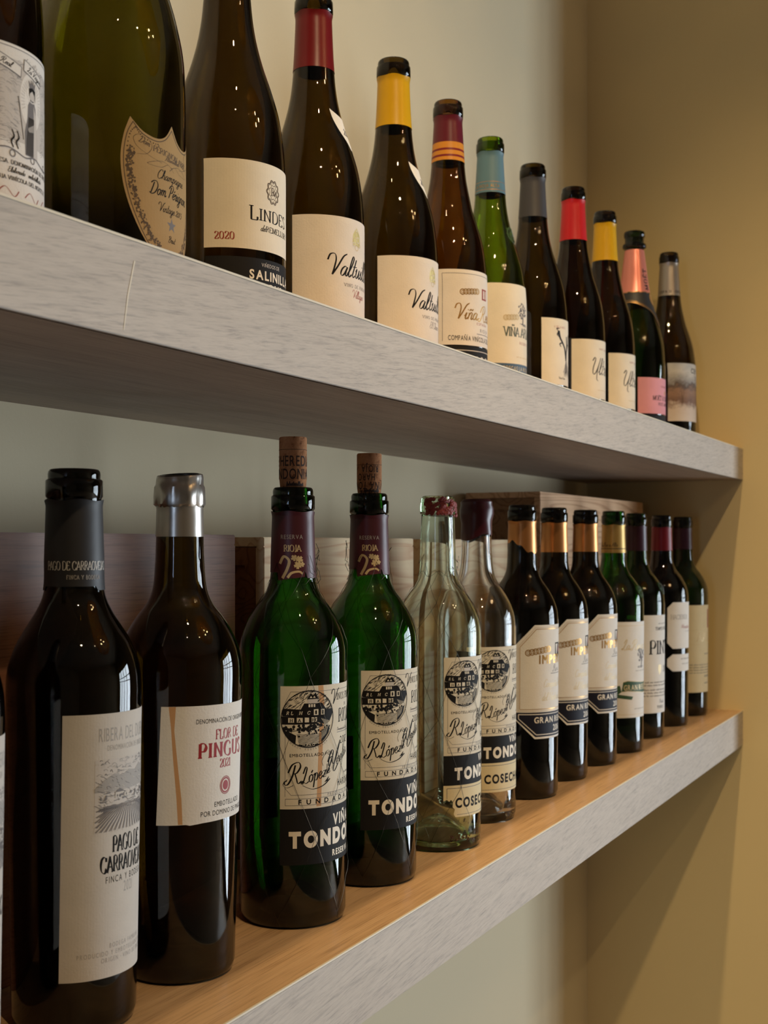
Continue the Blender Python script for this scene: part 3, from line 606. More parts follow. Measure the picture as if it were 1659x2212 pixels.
# 2: champagne bottle with the shield
b = Bottle('wide green champagne bottle with a tan shield label', (.566, .465), ZU, champagne(312, 44.5), 'glass_champagne', 'champagne_bottle', 'champagne bottle', GU)
def shield(i, c=1):
    top = spline([(-28+i, 83.5-i*1.6), (-21, 77-i), (-12.5, 74.6-i), (-5.5, 77-i), (0, 84.5-i*1.6)], 5)
    side = spline([(-28+i, 83.5-i*1.6), (-31.4+i, 74), (-33.2+i, 62), (-32+i, 48), (-27.5+i, 33), (-19.5+i*.8, 18), (-9, 7.5+i*.8), (0, 2.5+i)], 5)
    half = top[::-1][:-1]+side
    return [(c+x, y) for x, y in half]+[(c-x, y) for x, y in half[::-1][1:-1]]
L = Sheet(); L.poly(shield(0), 'paper_tan'); L.line(shield(1.6), .5, 'ink_brown', 1, True)
L.text('Dom', -22.5, 70.8, 3.6, 'ink_brown', 'script', .14, .05, layer=1, rot=-.25); L.text('PÉRIGNON-ABBÉ', -13.2, 67.4, 3.1, 'ink_brown', 'serif', .2, .06, .1, layer=1, rot=-.1)
L.text('Altumvillare', 2, 64, 2.6, 'ink_brown', 'script', .14, .06, layer=1, align='c')
for sg in (-1, 1):
    f = lambda pts: [(1+sg*x, y) for x, y in pts]
    L.curve(f([(-8, 62), (-16, 64), (-24, 68), (-26, 73), (-20, 75), (-15, 70), (-18, 65), (-24, 64)]), .3, .12, 'ink_brown', 1)
    L.curve(f([(0, 61), (-8, 63), (-18, 60), (-9, 59.5), (-3, 62), (2, 59)]), .35, .12, 'ink_brown', 1)
L.text('Champagne', 1.5, 53.2, 5.2, 'ink_black', 'script', .11, .05, align='c'); L.text('Dom Pérignon', 1.5, 44, 7.2, 'ink_black', 'script', .13, .05, align='c', sx=.82); L.text('Vintage 2015', 1.5, 35.4, 4.8, 'ink_black', 'script', .11, .05, align='c', sx=.85)
L.poly([(1+(4.2 if k % 2 == 0 else 1.7)*math.sin(k*math.pi/5), 29+(4.2 if k % 2 == 0 else 1.7)*math.cos(k*math.pi/5)) for k in range(10)], 'ink_grey', 1)
L.text('Brut', 1, 19.4, 3.6, 'ink_black', 'script', .12, .05, align='c')
r = random.Random(5); sp = spline([(-27, 66), (-28.2, 58), (-27.4, 49), (-23.4, 36), (-17, 24), (-10, 14.5), (-5, 10)], 5)
for i, (x, y) in enumerate(sp):
    for sg in (-1, 1):
        vine_leaf(L, 1+sg*(x+r.uniform(-1.2, 1.2)), y, 1.5 if i % 2 else 1.9, 'ink_brown', r.random()*6, 1)
        vine_leaf(L, 1+sg*(x+r.uniform(-1.2, 1.2)), y, .8 if i % 2 else 1.1, 'paper_tan', r.random()*6, 2)
        for _ in range(4): L.disc(1+sg*(x+r.uniform(-2.2, 2.2)), y+r.uniform(-2, 2), .5, 'ink_brown', 3, 8)
for k in range(58):
    t = k/57; q = shield(3.2); n = len(q)//2-1; i = 9+int(t*(n-12))
    L.disc(q[i][0], q[i][1], .42, 'ink_brown', 1, 6)
L.build('front_label', b.R, b.root)

# 3: cream label with LINDES
b = Bottle('olive bottle with a cream label above a black band, 2020 in red', (.7336, .496), ZU, burgundy(300, 41), 'glass_olive', group=GU)
L = Sheet(); L.rect(-56, 51, 56, 111, 'paper_warm')
for rr, wd in ((7.2, .7), (6.3, .4)): L.line([((-4.5+(rr+.6*math.cos(10*a))*math.cos(a)*.86, 92.5+(rr+.6*math.cos(10*a))*math.sin(a)*1.08)) for a in [k*math.pi/40 for k in range(80)]], wd, 'ink_brown', 1, True)
L.line([(-4.5+(5.2 if k % 2 else 3.9)*math.cos(k*math.pi/8)*.86, 92.5+(5.2 if k % 2 else 3.9)*math.sin(k*math.pi/8)*1.08) for k in range(16)], .4, 'ink_brown', 1, True)
L.text('R', -6.6, 90, 5.4, 'ink_brown', 'serif', .18, .08, layer=1); L.text('M', -4.6, 90.4, 3.6, 'ink_brown', 'serif', .18, .08, layer=1)
L.text('L', -24.4, 71.2, 9.6, 'ink_black', 'serif', .16, .045); L.text('INDES', -17.2, 71.4, 7.9, 'ink_black', 'serif', .17, .05, .16)
L.text('de', -16.4, 64.4, 4.4, 'ink_black', 'script', .14, .06); L.text('REMELLURI', -11.6, 64.4, 3.8, 'ink_black', 'serif', .18, .06, .12)
L.text('2020', -48.6, 56.6, 5.0, 'ink_rust', 'serif', .2, .06, .1)
L.build('front_label', b.R, b.root)
L = Sheet(); L.rect(-55, 12, 55, 45.4, 'ink_charcoal')
L.text('VIÑEDOS DE', -15.4, 40.2, 2.5, 'ink_wash', 'sans', space=.12, sx=.8); L.text('SALINILLAS', -24.8, 31.4, 5.9, 'ink_white', 'sans', bold=.03, sx=.92); L.text('DE BURADÓN', -22.6, 22.8, 5.9, 'ink_white', 'sans', bold=.03, sx=.92)
L.scribble(-20, 20, 17, 1.8, 'ink_wash', seed=4); L.build('lower_label', b.R, b.root, label='black label with white capitals')

# 4 and 5: twin labels, red and yellow capsule
def twin(x, y, capm, red_word, lbl, nm):
    b = Bottle(lbl, (x, y), ZU, burgundy(296, 41), 'glass_olive', group=GU)
    L = Sheet(); L.rect(-60, 13, 60, 108.5, 'paper_pink')
    L.poly([(-7, 88), (1, 88), (2.4, 91), (1.6, 97), (-3, 103), (-7.6, 97), (-8.4, 91)], 'ink_crest', 1)
    for k, (du, dv, rr) in enumerate(((-5, 92, 2.4), (-1, 93, 2.2), (-3, 97, 2.2), (-6.6, 89, 1.5), (1, 89, 1.5), (-3, 101, 1.2), (-3, 86.6, 2.2))): L.ring(du, dv, rr, .6, 'paper_pink' if k % 2 else 'ink_palegold', 2, 14)
    L.text('Valtuille', -31, 62.5, 16, 'ink_black', 'script', .11, .03, sx=.88)
    L.text('VINO DE PARAJE', -17.4, 54.4, 2.6, 'ink_grey', 'serif', .18, .08, .3)
    L.text(red_word, -8, 46.6, 6, 'ink_rust' if nm else 'ink_grey', 'script', .1, .05, sx=.8)
    L.poly([(-4, 19), (-2, 19), (-3, 24)], 'ink_palegold', 1); L.scribble(-12, 12, 17, 1.5, 'ink_palegold', seed=2)
    L.build('front_label', b.R, b.root)
    b.capsule(233, 279.4, [(279.4, capm)])
    T = Sheet(); c = 8
    T.poly([(-10, 199)]+spline([(-10, 199), (-5, 196.4), (1, 194.8), (8, 194.2), (15, 194.8), (21, 196.4), (26, 199)], 4)[1:]+spline([(26, 199), (25, 190), (21, 181), (15, 174), (8, 168), (1, 174), (-5, 181), (-9, 190), (-10, 199)], 4)[1:-1], 'paper_white')
    T.text('2021', .4, 179.5, 8.2, 'ink_black', 'script', .14, .04, sx=.78, layer=1)
    T.build('neck_tag', b.R, b.root, vstep=2.5, ustep=1.5, label='white sail shaped vintage tag')
    return b
twin(.877, .509, 'cap_red', 'Villages', 'olive bottle with a dark red neck capsule and white sail shaped tag', 1)
twin(1.03, .513, 'cap_yellow', 'El Chano', 'large olive bottle with a yellow neck capsule and white sail shaped tag', 0)

# 6: gran reserva with striped capsule
b = Bottle('amber bottle with a maroon and orange striped neck capsule', (1.151, .512), ZU, burgundy(296, 39.5, 14.2, 15.2, 14), 'glass_amber', group=GU)
L = Sheet(); L.rect(-55, 46.5, 55, 120.5, 'paper_pink'); L.line([(-51, 50), (-51, 116.5), (51, 116.5), (51, 50)], .5, 'ink_grey', 1)
rings(L, -31, 98.5, 6, 2.6, 'ink_gold', .1); L.rect(-6, 93, 4, 104, 'ink_rust', 1); L.rect(-3.6, 94.5, -1, 102.5, 'paper_pink', 2); L.rect(1, 94.5, 2.6, 102.5, 'paper_pink', 2)
L.text('Viña Real', -38, 72, 14.5, 'ink_gold', 'script', .12, .05, sx=.86); L.text('ESPAÑA', -14, 67.2, 2.6, 'ink_rust', 'sans', space=.3); L.text('RIOJA', -9, 60.6, 3.4, 'ink_grey', 'sans', space=.2); L.rect(-14, 58.2, 14, 58.8, 'ink_grey', 1)
L.text('COMPAÑÍA VINÍCOLA DEL NORTE DE ESPAÑA', -45.5, 51, 4.6, 'ink_black', 'sans', bold=.01, sx=.62, space=.06); L.build('front_label', b.R, b.root)
L = Sheet(); L.rect(-55, 17, 55, 45.6, 'ink_charcoal'); L.rect(-55, 41, 55, 41.8, 'ink_wash', 1); L.rect(-55, 20, 55, 20.8, 'ink_wash', 1)
L.text('GRAN RESERVA', 0, 28.4, 7.4, 'ink_wash', 'sans', bold=.045, align='c', sx=.95); L.build('lower_label', b.R, b.root, label='black band label with pale capitals')
b.capsule(234, 279.4, [(237.6, 'cap_orange'), (239.8, 'cap_darkline'), (244, 'cap_orange'), (246.2, 'cap_darkline'), (252.6, 'cap_orange'), (279.4, 'cap_maroon')])

# 7: leaf green, blue capsule
def seal(b, zc, r, gm):
    bm = bmesh.new(); rr = b.R(zc)
    up_ = Vector((0, 0, 1)); sl = (b.R(zc+6)-b.R(zc-6))/12
    nrm = Vector((0, -1, -sl)).normalized(); tz = Vector((0, sl*-1, 1)).normalized(); ctr = Vector((0, -rr, zc))
    def put(du, dv, s, k=0.55):
        f = du/b.R(zc+dv); q = b.R(zc+dv)
        bmesh.ops.create_icosphere(bm, subdivisions=2, radius=s/1000, matrix=Matrix.Translation((q*math.sin(f)/1000, -q*math.cos(f)/1000, (zc+dv)/1000)))
    for k in range(18): put(r*math.cos(k*math.pi/9), r*math.sin(k*math.pi/9), 1.3)
    for k in range(9): put(r*.5*math.cos(k*2*math.pi/9), r*.5*math.sin(k*2*math.pi/9), 1.6)
    put(0, 0, 2)
    me = bpy.data.meshes.new('embossed_seal'); bm.to_mesh(me); bm.free(); me.materials.append(MATS[gm])
    me.polygons.foreach_set('use_smooth', [True]*len(me.polygons)); link(bpy.data.objects.new('embossed_seal', me), b.root)
b = Bottle('leaf green bottle with a dusty blue neck capsule', (1.276, .517), ZU, burgundy(296, 39.8, 14.2, 15.4, 14.2), 'glass_leaf', group=GU)
L = Sheet(); L.rect(-54, 45.2, 54, 131, 'paper_cream'); L.rect(-54, 36, 54, 45.2, 'ink_blue', 0)
L.text('BODEGAS LA RIOJA ALTA, S.A.', 0, 38, 4.4, 'ink_palegold', 'sans', bold=.01, align='c', sx=.7)
rings(L, -30, 94, 5, 2.7, 'ink_palegold', .1); tree(L, -5, 88, 24, 'ink_grey', 4)
L.text('VIÑA ARDANZA', 0, 74.4, 10, 'ink_olive', 'serif', .24, .07, .06, align='c', sx=.72); L.text('RESERVA', 0, 66.5, 3, 'ink_rust', 'sans', align='c', space=.2); L.scribble(-16, 16, 52, 2, 'ink_palegold', seed=8)
L.build('front_label', b.R, b.root)
L = Sheet(); 
b.capsule(234, 279.4, [(236.6, 'cap_teal'), (237.1, 'cap_copper'), (245.4, 'cap_teal'), (245.8, 'cap_copper'), (279.4, 'cap_teal')])
L = Sheet(.38); L.text('LA RIOJA ALTA', -38, 239.4, 3.2, 'ink_gold', 'sans', sx=.8); L.build('capsule_lettering', b.R, b.root, vstep=3)
seal(b, 188, 8, 'glass_leaf')

# 8: vine stock label
b = Bottle('dark bottle with a slate neck capsule and a vine stock drawn on its label', (1.3876, .5085), ZU, burgundy(296, 41, 14.4, 15.6, 14.4), 'glass_olive', group=GU)
L = Sheet(); L.rect(-40, 35, 40, 111, 'paper_cream')
for pts, th in (([(-1, 64), (-3, 72), (-5, 78), (-10, 84), (-15, 90), (-17, 97)], 4.4), ([(-1, 64), (0, 74), (1, 82), (0, 92)], 2.8), ([(0, 74), (4, 82), (5, 90), (9, 95)], 2.6), ([(-15, 90), (-19, 92), (-18, 95)], 2), ([(-16, 96), (-20, 99), (-16, 100)], 2), ([(-10, 84), (-15, 82), (-13, 79)], 2), ([(1, 82), (5, 84), (7, 82)], 1.6)): L.curve(pts, th, th*.5, 'ink_charcoal', 1)
r = random.Random(9)
for k in range(26):
    x = -1; y = 65; pts = [(x, y)]
    sx_ = r.uniform(-1, 1)
    for q in range(5): x += sx_*r.uniform(.6, 3.4); y -= r.uniform(2, 5.4); pts.append((x, y))
    L.curve(pts, .8 if k < 8 else .45, .3, 'ink_charcoal' if k < 14 else 'ink_grey', 1)
L.text('V. DE LA MATA', -24, 100, 2.6, 'ink_red', 'sans', sx=.7); L.text('Viñas de Tierra', -17, 42, 2.4, 'ink_black', 'script', .15, .08, sx=.8)
L.build('front_label', b.R, b.root); b.capsule(233, 279.4, [(279.4, 'cap_slate')])

# 9 and 10: flourished script labels
def script_pair(x, y, rs, half, capm, lbl, yaw):
    b = Bottle(lbl, (x, y), ZU, burgundy(296, rs, 14.4, 15.6, 14.4), 'glass_brown', group=GU)
    L = Sheet(); L.rect(-half, 30, half, 102, 'paper_cream')
    L.text('Ultreia', -27.5, 60, 20, 'ink_black', 'script', .085, .035, sx=.86); L.text('SAINT JACQUES', 0, 90, 2.4, 'ink_rust', 'sans', align='c', sx=.9, space=.12)
    L.scribble(-16, 16, 40, 1.8, 'ink_palegold', seed=6); L.build('front_label', b.R, b.root, yaw=yaw); b.capsule(229, 279.4, [(279.4, capm)])
    return b
script_pair(1.4996, .496, 39.5, 51.5, 'cap_scarlet', 'dark bottle with a bright scarlet neck capsule and flourished script label', 0)
script_pair(1.627, .494, 39.7, 46, 'cap_yellow', 'small distant dark bottle with a yellow neck capsule, beside the pink foiled one', 0)

# 11: rose champagne
b = Bottle('green champagne bottle with pink foil neck and pink label', (1.764, .492), ZU, champagne(300, 43.6, 13.4), 'glass_deepgreen', 'champagne_bottle', 'champagne bottle', GU)
b.capsule(206, 272.6, [(272.6, 'cap_rose')], 'neck_foil', .5, lambda a: 3*math.sin(3*a)+1.5*math.sin(7*a), 0, 'pink foil')
L = Sheet(.7); L.poly([(-70, 212)]+[(u, 210+.8*math.sin(u)) for u in range(-68, 70, 4)]+[(70, 212), (66, 188)]+spline([(66, 188), (40, 194), (20, 186), (8, 176), (0, 160), (-8, 176), (-20, 186), (-40, 194), (-66, 188)], 5)[1:-1]+[(-66, 188)], 'cap_black')
L.line([(u, 210+.8*math.sin(u)) for u in range(-68, 70, 4)], .7, 'ink_gold', 1)
L.line(spline([(66, 189), (40, 195), (20, 187.4), (8, 177.4), (0, 162), (-8, 177.4), (-20, 187.4), (-40, 195), (-66, 189)], 5), .9, 'ink_gold', 1)
L.line(spline([(66, 191.5), (40, 197.5), (20, 190), (8, 180), (0, 166), (-8, 180), (-20, 190), (-40, 197.5), (-66, 191.5)], 5), .4, 'ink_gold', 1)
L.build('neck_band', b.R, b.root, vstep=3, label='black band edged in gold')
L = Sheet(1.0); L.disc(0, 201, 6.4, 'ink_gold', 1, 28, 9); L.ring(0, 201, 4.4, .6, 'ink_palegold', 2, 24, 6.6); L.build('neck_medallion', b.R, b.root, vstep=3, label='oval gold medallion')
L = Sheet(.66); L.text('MOËT', -3.4, 214, 7.2, 'ink_charcoal', 'serif', .2, .07, .3, rot=math.pi/2); L.build('foil_lettering', b.R, b.root, vstep=3)
L = Sheet(); L.rect(-52, 35.4, 52, 86, 'paper_rose'); L.rect(-52, 14, 52, 34, 'ink_charcoal')
L.text('MOËT & CHANDON', 0, 54.6, 6.4, 'ink_black', 'serif', .19, .07, .08, align='c', sx=.8); L.text('ROSÉ IMPÉRIAL', 0, 47.4, 4, 'ink_black', 'serif', .19, .08, .3, align='c', sx=.8)
L.text('CHAMPAGNE', 0, 73, 2.6, 'ink_rust', 'serif', .2, .1, .4, align='c'); L.disc(0, 66, 2.4, 'ink_gold', 1, 16, 3.2); L.build('front_label', b.R, b.root)

# 12: landscape label
b = Bottle('small olive bottle with a silver neck capsule and landscape picture label, beside the side wall', (1.90, .476), ZU, burgundy(296, 40.2, 14, 15, 13.8), 'glass_olive', group=GU)
L = Sheet(); L.rect(-55, 36, 55, 123, 'print_landscape'); L.text('CEPA 21', -16, 109, 7, 'ink_charcoal', 'sans', bold=.02, sx=.9); L.text('21', -6, 99, 5, 'ink_grey', 'sans', sx=.9)
r = random.Random(2)
for k in range(16):
    u = r.uniform(-50, 50); h = r.uniform(8, 20); v = r.uniform(56, 66)
    L.curve([(u, v), (u+r.uniform(-1, 1), v+h*.5), (u+r.uniform(-2, 2), v+h)], .5, .3, 'ink_brown', 1)
L.build('front_label', b.R, b.root, label='landscape picture label'); b.capsule(229, 279.4, [(279.4, 'cap_silver')])
L = Sheet(.36); L.text('CEPA 21', -38, 233, 3.4, 'ink_charcoal', 'sans', bold=.015); L.text('CEPA 21', -13, 233, 3.4, 'ink_charcoal', 'sans', bold=.015); L.text('CEPA 21', 12, 233, 3.4, 'ink_charcoal', 'sans', bold=.015); L.build('capsule_lettering', b.R, b.root, vstep=3)

# ------------------------------------------------------------------ the lower row
def winery(L, cu, cv, R_):
    """round engraving of a hillside winery"""
    k = R_/19.2; f = lambda x, y: (cu+x*k, cv+y*k)
    def pl(pts, m, ly=2): L.poly([f(*p) for p in pts], m, ly)
    L.ring(cu, cv, R_, .55, 'ink_black', 5, 56)
    r = random.Random(11)
    for i in range(210):
        a = r.uniform(.2, 2.94); q = R_*(1-.34*r.random()**1.6); x, y = math.cos(a)*q, math.sin(a)*q
        L.line([(cu+x-.9, cv+y-.6), (cu+x+.9, cv+y+.6)], .24, 'ink_black', 1)
    for i in range(3): L.line([f(-11+i*2.3, 6+i*1.8), f(-8+i*2.3, 8.5+i*1.8)], .35, 'ink_black', 1)
    pl([(-18.6, 4), (-17.6, 7.3), (-6, 6.6), (2.4, 6.4), (4, 2.6), (3.2, 1), (-18.4, 2.2)], 'ink_black')
    pl([(-18.9, 2), (6, 1.4), (6, -3.6), (-18.6, -3.4)], 'ink_black'); 
    for x0, x1 in ((-14.4, -10.4), (-8.6, -4.6), (-3.2, -.2), (1.6, 3.6), (4.2, 5.6)): pl([(x0, 1.1), (x1, .9), (x1, -2.2), (x0, -2.2)], 'paper_aged', 3)
    for x, ch in ((-13.2, 'H'), (-7.6, 'A'), (1.9, 'R'), (4.3, 'O')): L.text(ch, *f(x, -1.9), 2.2*k, 'ink_black', 'serif', .24, .1, layer=4)
    for x, ch in ((-15.6, 'R'), (-12.6, 'L'), (-7, 'H'), (-3.4, 'y'), (-1.4, 'C')): L.text(ch, *f(x, 3.1), 2.2*k, 'paper_aged', 'serif', .2, .12, layer=3, slant=.2)
    pl([(-6, 6.6), (-3.6, 10.6), (9.4, 10.6), (12.6, 6.4), (12, 1), (4, 1)], 'ink_black', 3)
    pl([(-1, 10.4), (-1, 14), (6, 14), (6, 10.4)], 'ink_wash', 3); pl([(-1.8, 13.4), (1, 17.6), (2.4, 16), (4.4, 17.6), (7, 13.4)], 'ink_black', 4)
    for x in (.2, 2.6): pl([(x, 14.2), (x+1.9, 14.2), (x+.9, 15.6)], 'paper_aged', 5)
    for x in (-.6, 1.2, 3): pl([(x, 8), (x+1.2, 8), (x+1.2, 10), (x, 10)], 'paper_aged', 5)
    pl([(3.2, 6.4), (6.6, 6.4), (6.6, 2.4), (3.2, 2.4)], 'paper_aged', 4); pl([(8.6, 6.4), (11.4, 6.2), (11.4, 2.4), (8.6, 2.4)], 'paper_aged', 4)
    pl([(2.4, 6.4), (5, 10), (7.4, 6.4)], 'ink_charcoal', 5); pl([(7.8, 6.3), (10, 9.6), (12.2, 6.2)], 'ink_charcoal', 5)
    for x in (4.2, 9.4): pl([(x, 3), (x+1.3, 3), (x+1.3, 5.6), (x, 5.6)], 'ink_black', 5)
    pl([(12, 6), (17.8, 6.2), (18.9, 3), (15.6, -3), (12.6, -4.4), (6, -2.4), (6, 2)], 'ink_charcoal', 2)
    for i in range(8): L.line([f(9+i, 0-.3*i), f(12+i*.6, -4.4+.2*i)], .25, 'paper_aged', 3)
    for i in range(44):
        x = r.uniform(-17.4, 9); y = -5.4+r.uniform(-1.8, 1.4)+.07*x; L.disc(*f(x, y), r.uniform(.5, 1.25)*k, 'ink_charcoal', 3, 8)
    for i in range(26):
        x = r.uniform(-8, 14); y = -9+r.uniform(-2, 1.6)+.16*x
        if x*x+y*y < 310: L.disc(*f(x, y), r.uniform(.35, .9)*k, 'ink_charcoal', 3, 7)
    L.line([f(-16, -8.4), f(-6, -7.4), f(4, -6.6), f(12, -4.8)], .35, 'ink_black', 3)
    pl([(-17.2, -7.6), (-14, -8.4), (-9, -11), (-9.4, -16.4), (-13, -14), (-16, -10.6)], 'ink_charcoal', 2)
    for i in range(9):
        y = -10.4-i*.85; x0 = -8.6+.2*i; x1 = min(8.6, math.sqrt(max(1, 350-y*y)) - 1)
        L.line([f(x0+t*(x1-x0)/9, y+.25*math.sin(t*2.1+i)) for t in range(10)], .28, 'ink_black', 2)
    pl([(9, -8), (12, -7), (16.6, -5), (15, -10.4), (11.6, -14.4), (9, -16.4)], 'ink_charcoal', 2)
    for i in range(6): L.line([f(9.6+i, -8.4+.6*i), f(9.2+i*.7, -14+.6*i)], .22, 'paper_aged', 3)
    pl([(-8, -17.2), (8, -17.2), (5, -18.6), (-5, -18.6)], 'ink_charcoal', 3); L.text('HARO', *f(-4.4, -18.4), 1.7*k, 'paper_aged', 'sans', layer=4, space=.3)
def tondonia(b, kind, yaw=0):
    L = Sheet(); L.rect(-47, 81, 47, 163.4, 'paper_aged')
    L.line([(-43.6, 89.4), (-43.6, 152.6), (-40, 159.6), (47, 159.6)], .28, 'ink_grey', 1); L.line([(-44, 95.5), (-39.5, 90.4), (47, 90.4)], .28, 'ink_grey', 1)
    winery(L, -27.4, 141.2, 19)
    r = random.Random(1)
    for k, ch in enumerate('MARCA REGISTRADA'): 
        a = D2(232+k*5.2); L.text(ch, -27.4+21*math.cos(a), 141.2+21*math.sin(a), 1.2, 'ink_grey', 'sans', align='c', rot=a+math.pi/2)
    L.text('EMBOTELLADO POR:', -40.6, 116, 2.0, 'ink_black', 'sans', sx=1.05, space=.1, bold=.01)
    L.text('R.', -42, 98, 13, 'ink_black', 'script', .12, .03, rot=.1, sx=.84); L.text('López', -32.4, 97.6, 10, 'ink_black', 'script', .13, .035, rot=.22, sx=.8); L.text('de', -15.4, 102.6, 6.4, 'ink_black', 'script', .12, .04, rot=.3, sx=.8)
    L.text('H', -13, 104, 14, 'ink_black', 'script', .1, .025, rot=.1, sx=.8); L.text('eredia', -4.4, 108, 8.6, 'ink_black', 'script', .12, .035, rot=.42, sx=.8)
    L.curve([(-42, 101), (-45, 97.6), (-42.4, 95.4), (-38, 97)], .45, .2, 'ink_black', 1); L.curve([(-32, 96.8), (-25, 94), (-17, 95.6), (-11, 99.6)], 1.1, .3, 'ink_black', 1); L.curve([(-9, 106), (-8, 114), (-13, 119), (-17.6, 113), (-17, 109)], .35, .18, 'ink_black', 1)
    L.poly([(-16, 97.6), (-12, 101.6), (-12.8, 98.4)], 'ink_black', 1)
    L.text('V', -9.4, 150, 9.6, 'ink_black', 'script', .12, .04, sx=.7); L.text('INOS FINOS', -4.4, 152.4, 4.6, 'ink_black', 'serif', .16, .06, .12, sx=.74); L.text('DE', 6, 147.8, 2, 'ink_grey', 'sans'); L.text('RIOJA', -2, 137, 9, 'ink_black', 'serif', .17, .05, .1, sx=.74)
    L.text('Denominación de Origen', -4, 131.4, 2.1, 'ink_grey', 'script', .14, .07, sx=.8); L.rect(-4, 130, 30, 130.4, 'ink_grey', 1)
    L.text('2012', 0, 122, 5, 'ink_black', 'sans', sx=.8); L.scribble(6, 38, 101, 1.6, 'ink_grey', seed=3); L.text('HARO (RIOJA ALTA)', -3, 93.6, 4.6, 'ink_black', 'sans', bold=.01, sx=.6)
    L.text('PRODUCTO DE ESPAÑA', -13, 88.3, 1.8, 'ink_grey', 'sans', space=.35)
    L.frame(-43.4, 83.4, 47, 89.4-1.6, .3, 'ink_grey', 1); L.text('FUNDADA EN 1877', -34.6, 84, 3.1, 'ink_black', 'sans', bold=.03, space=.85, sx=1.1)
    if kind == 'stained': L.poly([(-21, 163.3), (-17, 163.3), (-16, 150), (-17.4, 120), (-18.4, 82), (-22, 82), (-20.6, 118), (-19.6, 148)], 'ink_stain', .5)
    if kind != 'cosecha':
        L.rect(-47, 43.4, 47, 81, 'ink_charcoal', 0)
        L.text('VIÑA', -8, 67.8, 7.2, 'ink_white', 'sans', bold=.035, sx=.78); L.text('TONDONIA', 0, 55.6, 9.4, 'ink_white', 'sans', bold=.07, align='c', sx=.84, space=.1); L.text('RESERVA', -8.4, 47, 3.9, 'ink_white', 'sans', bold=.035, sx=.8)
    else:
        L.rect(-47, 56, 47, 81, 'ink_charcoal', 0)
        L.text('VIÑA', -8.5, 74, 5.6, 'ink_white', 'sans', bold=.035, sx=.78); L.text('TONDONIA', 0, 61, 9, 'ink_white', 'sans', bold=.06, align='c', sx=.82, space=.1)
        torn = [(-47, 56), (-47, 43), (-44, 44.2), (-42, 42.6), (-40.4, 44), (-38.6, 42), (-39, 38), (-37, 36), (-38, 32), (-36.4, 29.4)] if yaw else [(-47, 56), (-47, 29)]
        L.poly(torn+[(47, 29), (47, 56)], 'paper_old', 0); L.line([(-44, 45 if yaw else 31.4), (-44, 53.6), (47, 53.6)], .5, 'ink_grey', 1); L.line([(-35 if yaw else -44, 31.4), (47, 31.4)], .4, 'ink_grey', 1)
        L.text('COSECHA', -36.6, 37.4, 7.6, 'ink_black', 'sans', bold=.04, sx=.82, space=.08); L.text('1994', 14, 37.6, 7.2, 'ink_black', 'sans', bold=.04, sx=.8)
    return L.build('front_label', b.R, b.root, yaw=yaw)
def netting(b, seed, ztop=262, loose=5):
    """thin wire mesh that hangs round the bottle"""
    r = random.Random(seed); verts, faces = [], []
    def tube(pts, rad=.00014):
        base = len(verts)
        for i, p in enumerate(pts):
            d = (Vector(pts[min(i+1, len(pts)-1)])-Vector(pts[max(i-1, 0)])).normalized(); a = d.orthogonal().normalized(); c = d.cross(a)
            for k in range(4): verts.append(tuple(Vector(p)+(a*math.cos(k*math.pi/2)+c*math.sin(k*math.pi/2))*rad))
        for i in range(len(pts)-1):
            for k in range(4): faces.append((base+i*4+k, base+i*4+(k+1) % 4, base+i*4+4+(k+1) % 4, base+i*4+4+k))
    def on(a, z, off=.5):
        q = b.R(z)+off; return (q*math.sin(a)/1000, -q*math.cos(a)/1000, z/1000)
    rows = [8, 58, 112, 172, 214, 240]; n = 5; J = []
    for i, z in enumerate(rows): J.append([(2*math.pi*(k+(.5 if i % 2 else 0))/n+r.uniform(-.12, .12), z+r.uniform(-6, 6)*(1 if i else .3)) for k in range(n)])
    for i in range(len(rows)-1):
        for k in range(n):
            for s in (0, 1 if i % 2 else -1):
                a0, z0 = J[i][k]; a1, z1 = J[i+1][(k+s) % n]
                while a1-a0 > math.pi: a1 -= 2*math.pi
                while a1-a0 < -math.pi: a1 += 2*math.pi
                w0 = r.uniform(-.06, .06)
                tube([on(a0+(a1-a0)*t/10+w0*math.sin(math.pi*t/10), z0+(z1-z0)*t/10, .5+1.2*math.sin(math.pi*t/10)*r.random()) for t in range(11)])
    for k in range(n): a, z = J[0][k]; tube([on(a, z), on(a+.04, max(z-6, .6), .6)])
    for _ in range(loose):
        a = r.uniform(0, 6.28); z = r.uniform(222, 244); x = [on(a, z, .6)]
        for t in range(1, 8): x.append(on(a+.05*t*r.uniform(-1, 1), z+t*r.uniform(1.5, 4.2), .8+r.uniform(.2, 3)))
        tube(x, .00018)
    tube([on(2*math.pi*t/40, 233+2.5*math.sin(t), .7) for t in range(41)])
    mesh_obj('wire_netting', verts, faces, ['wire'], parent=b.root, smooth=False)
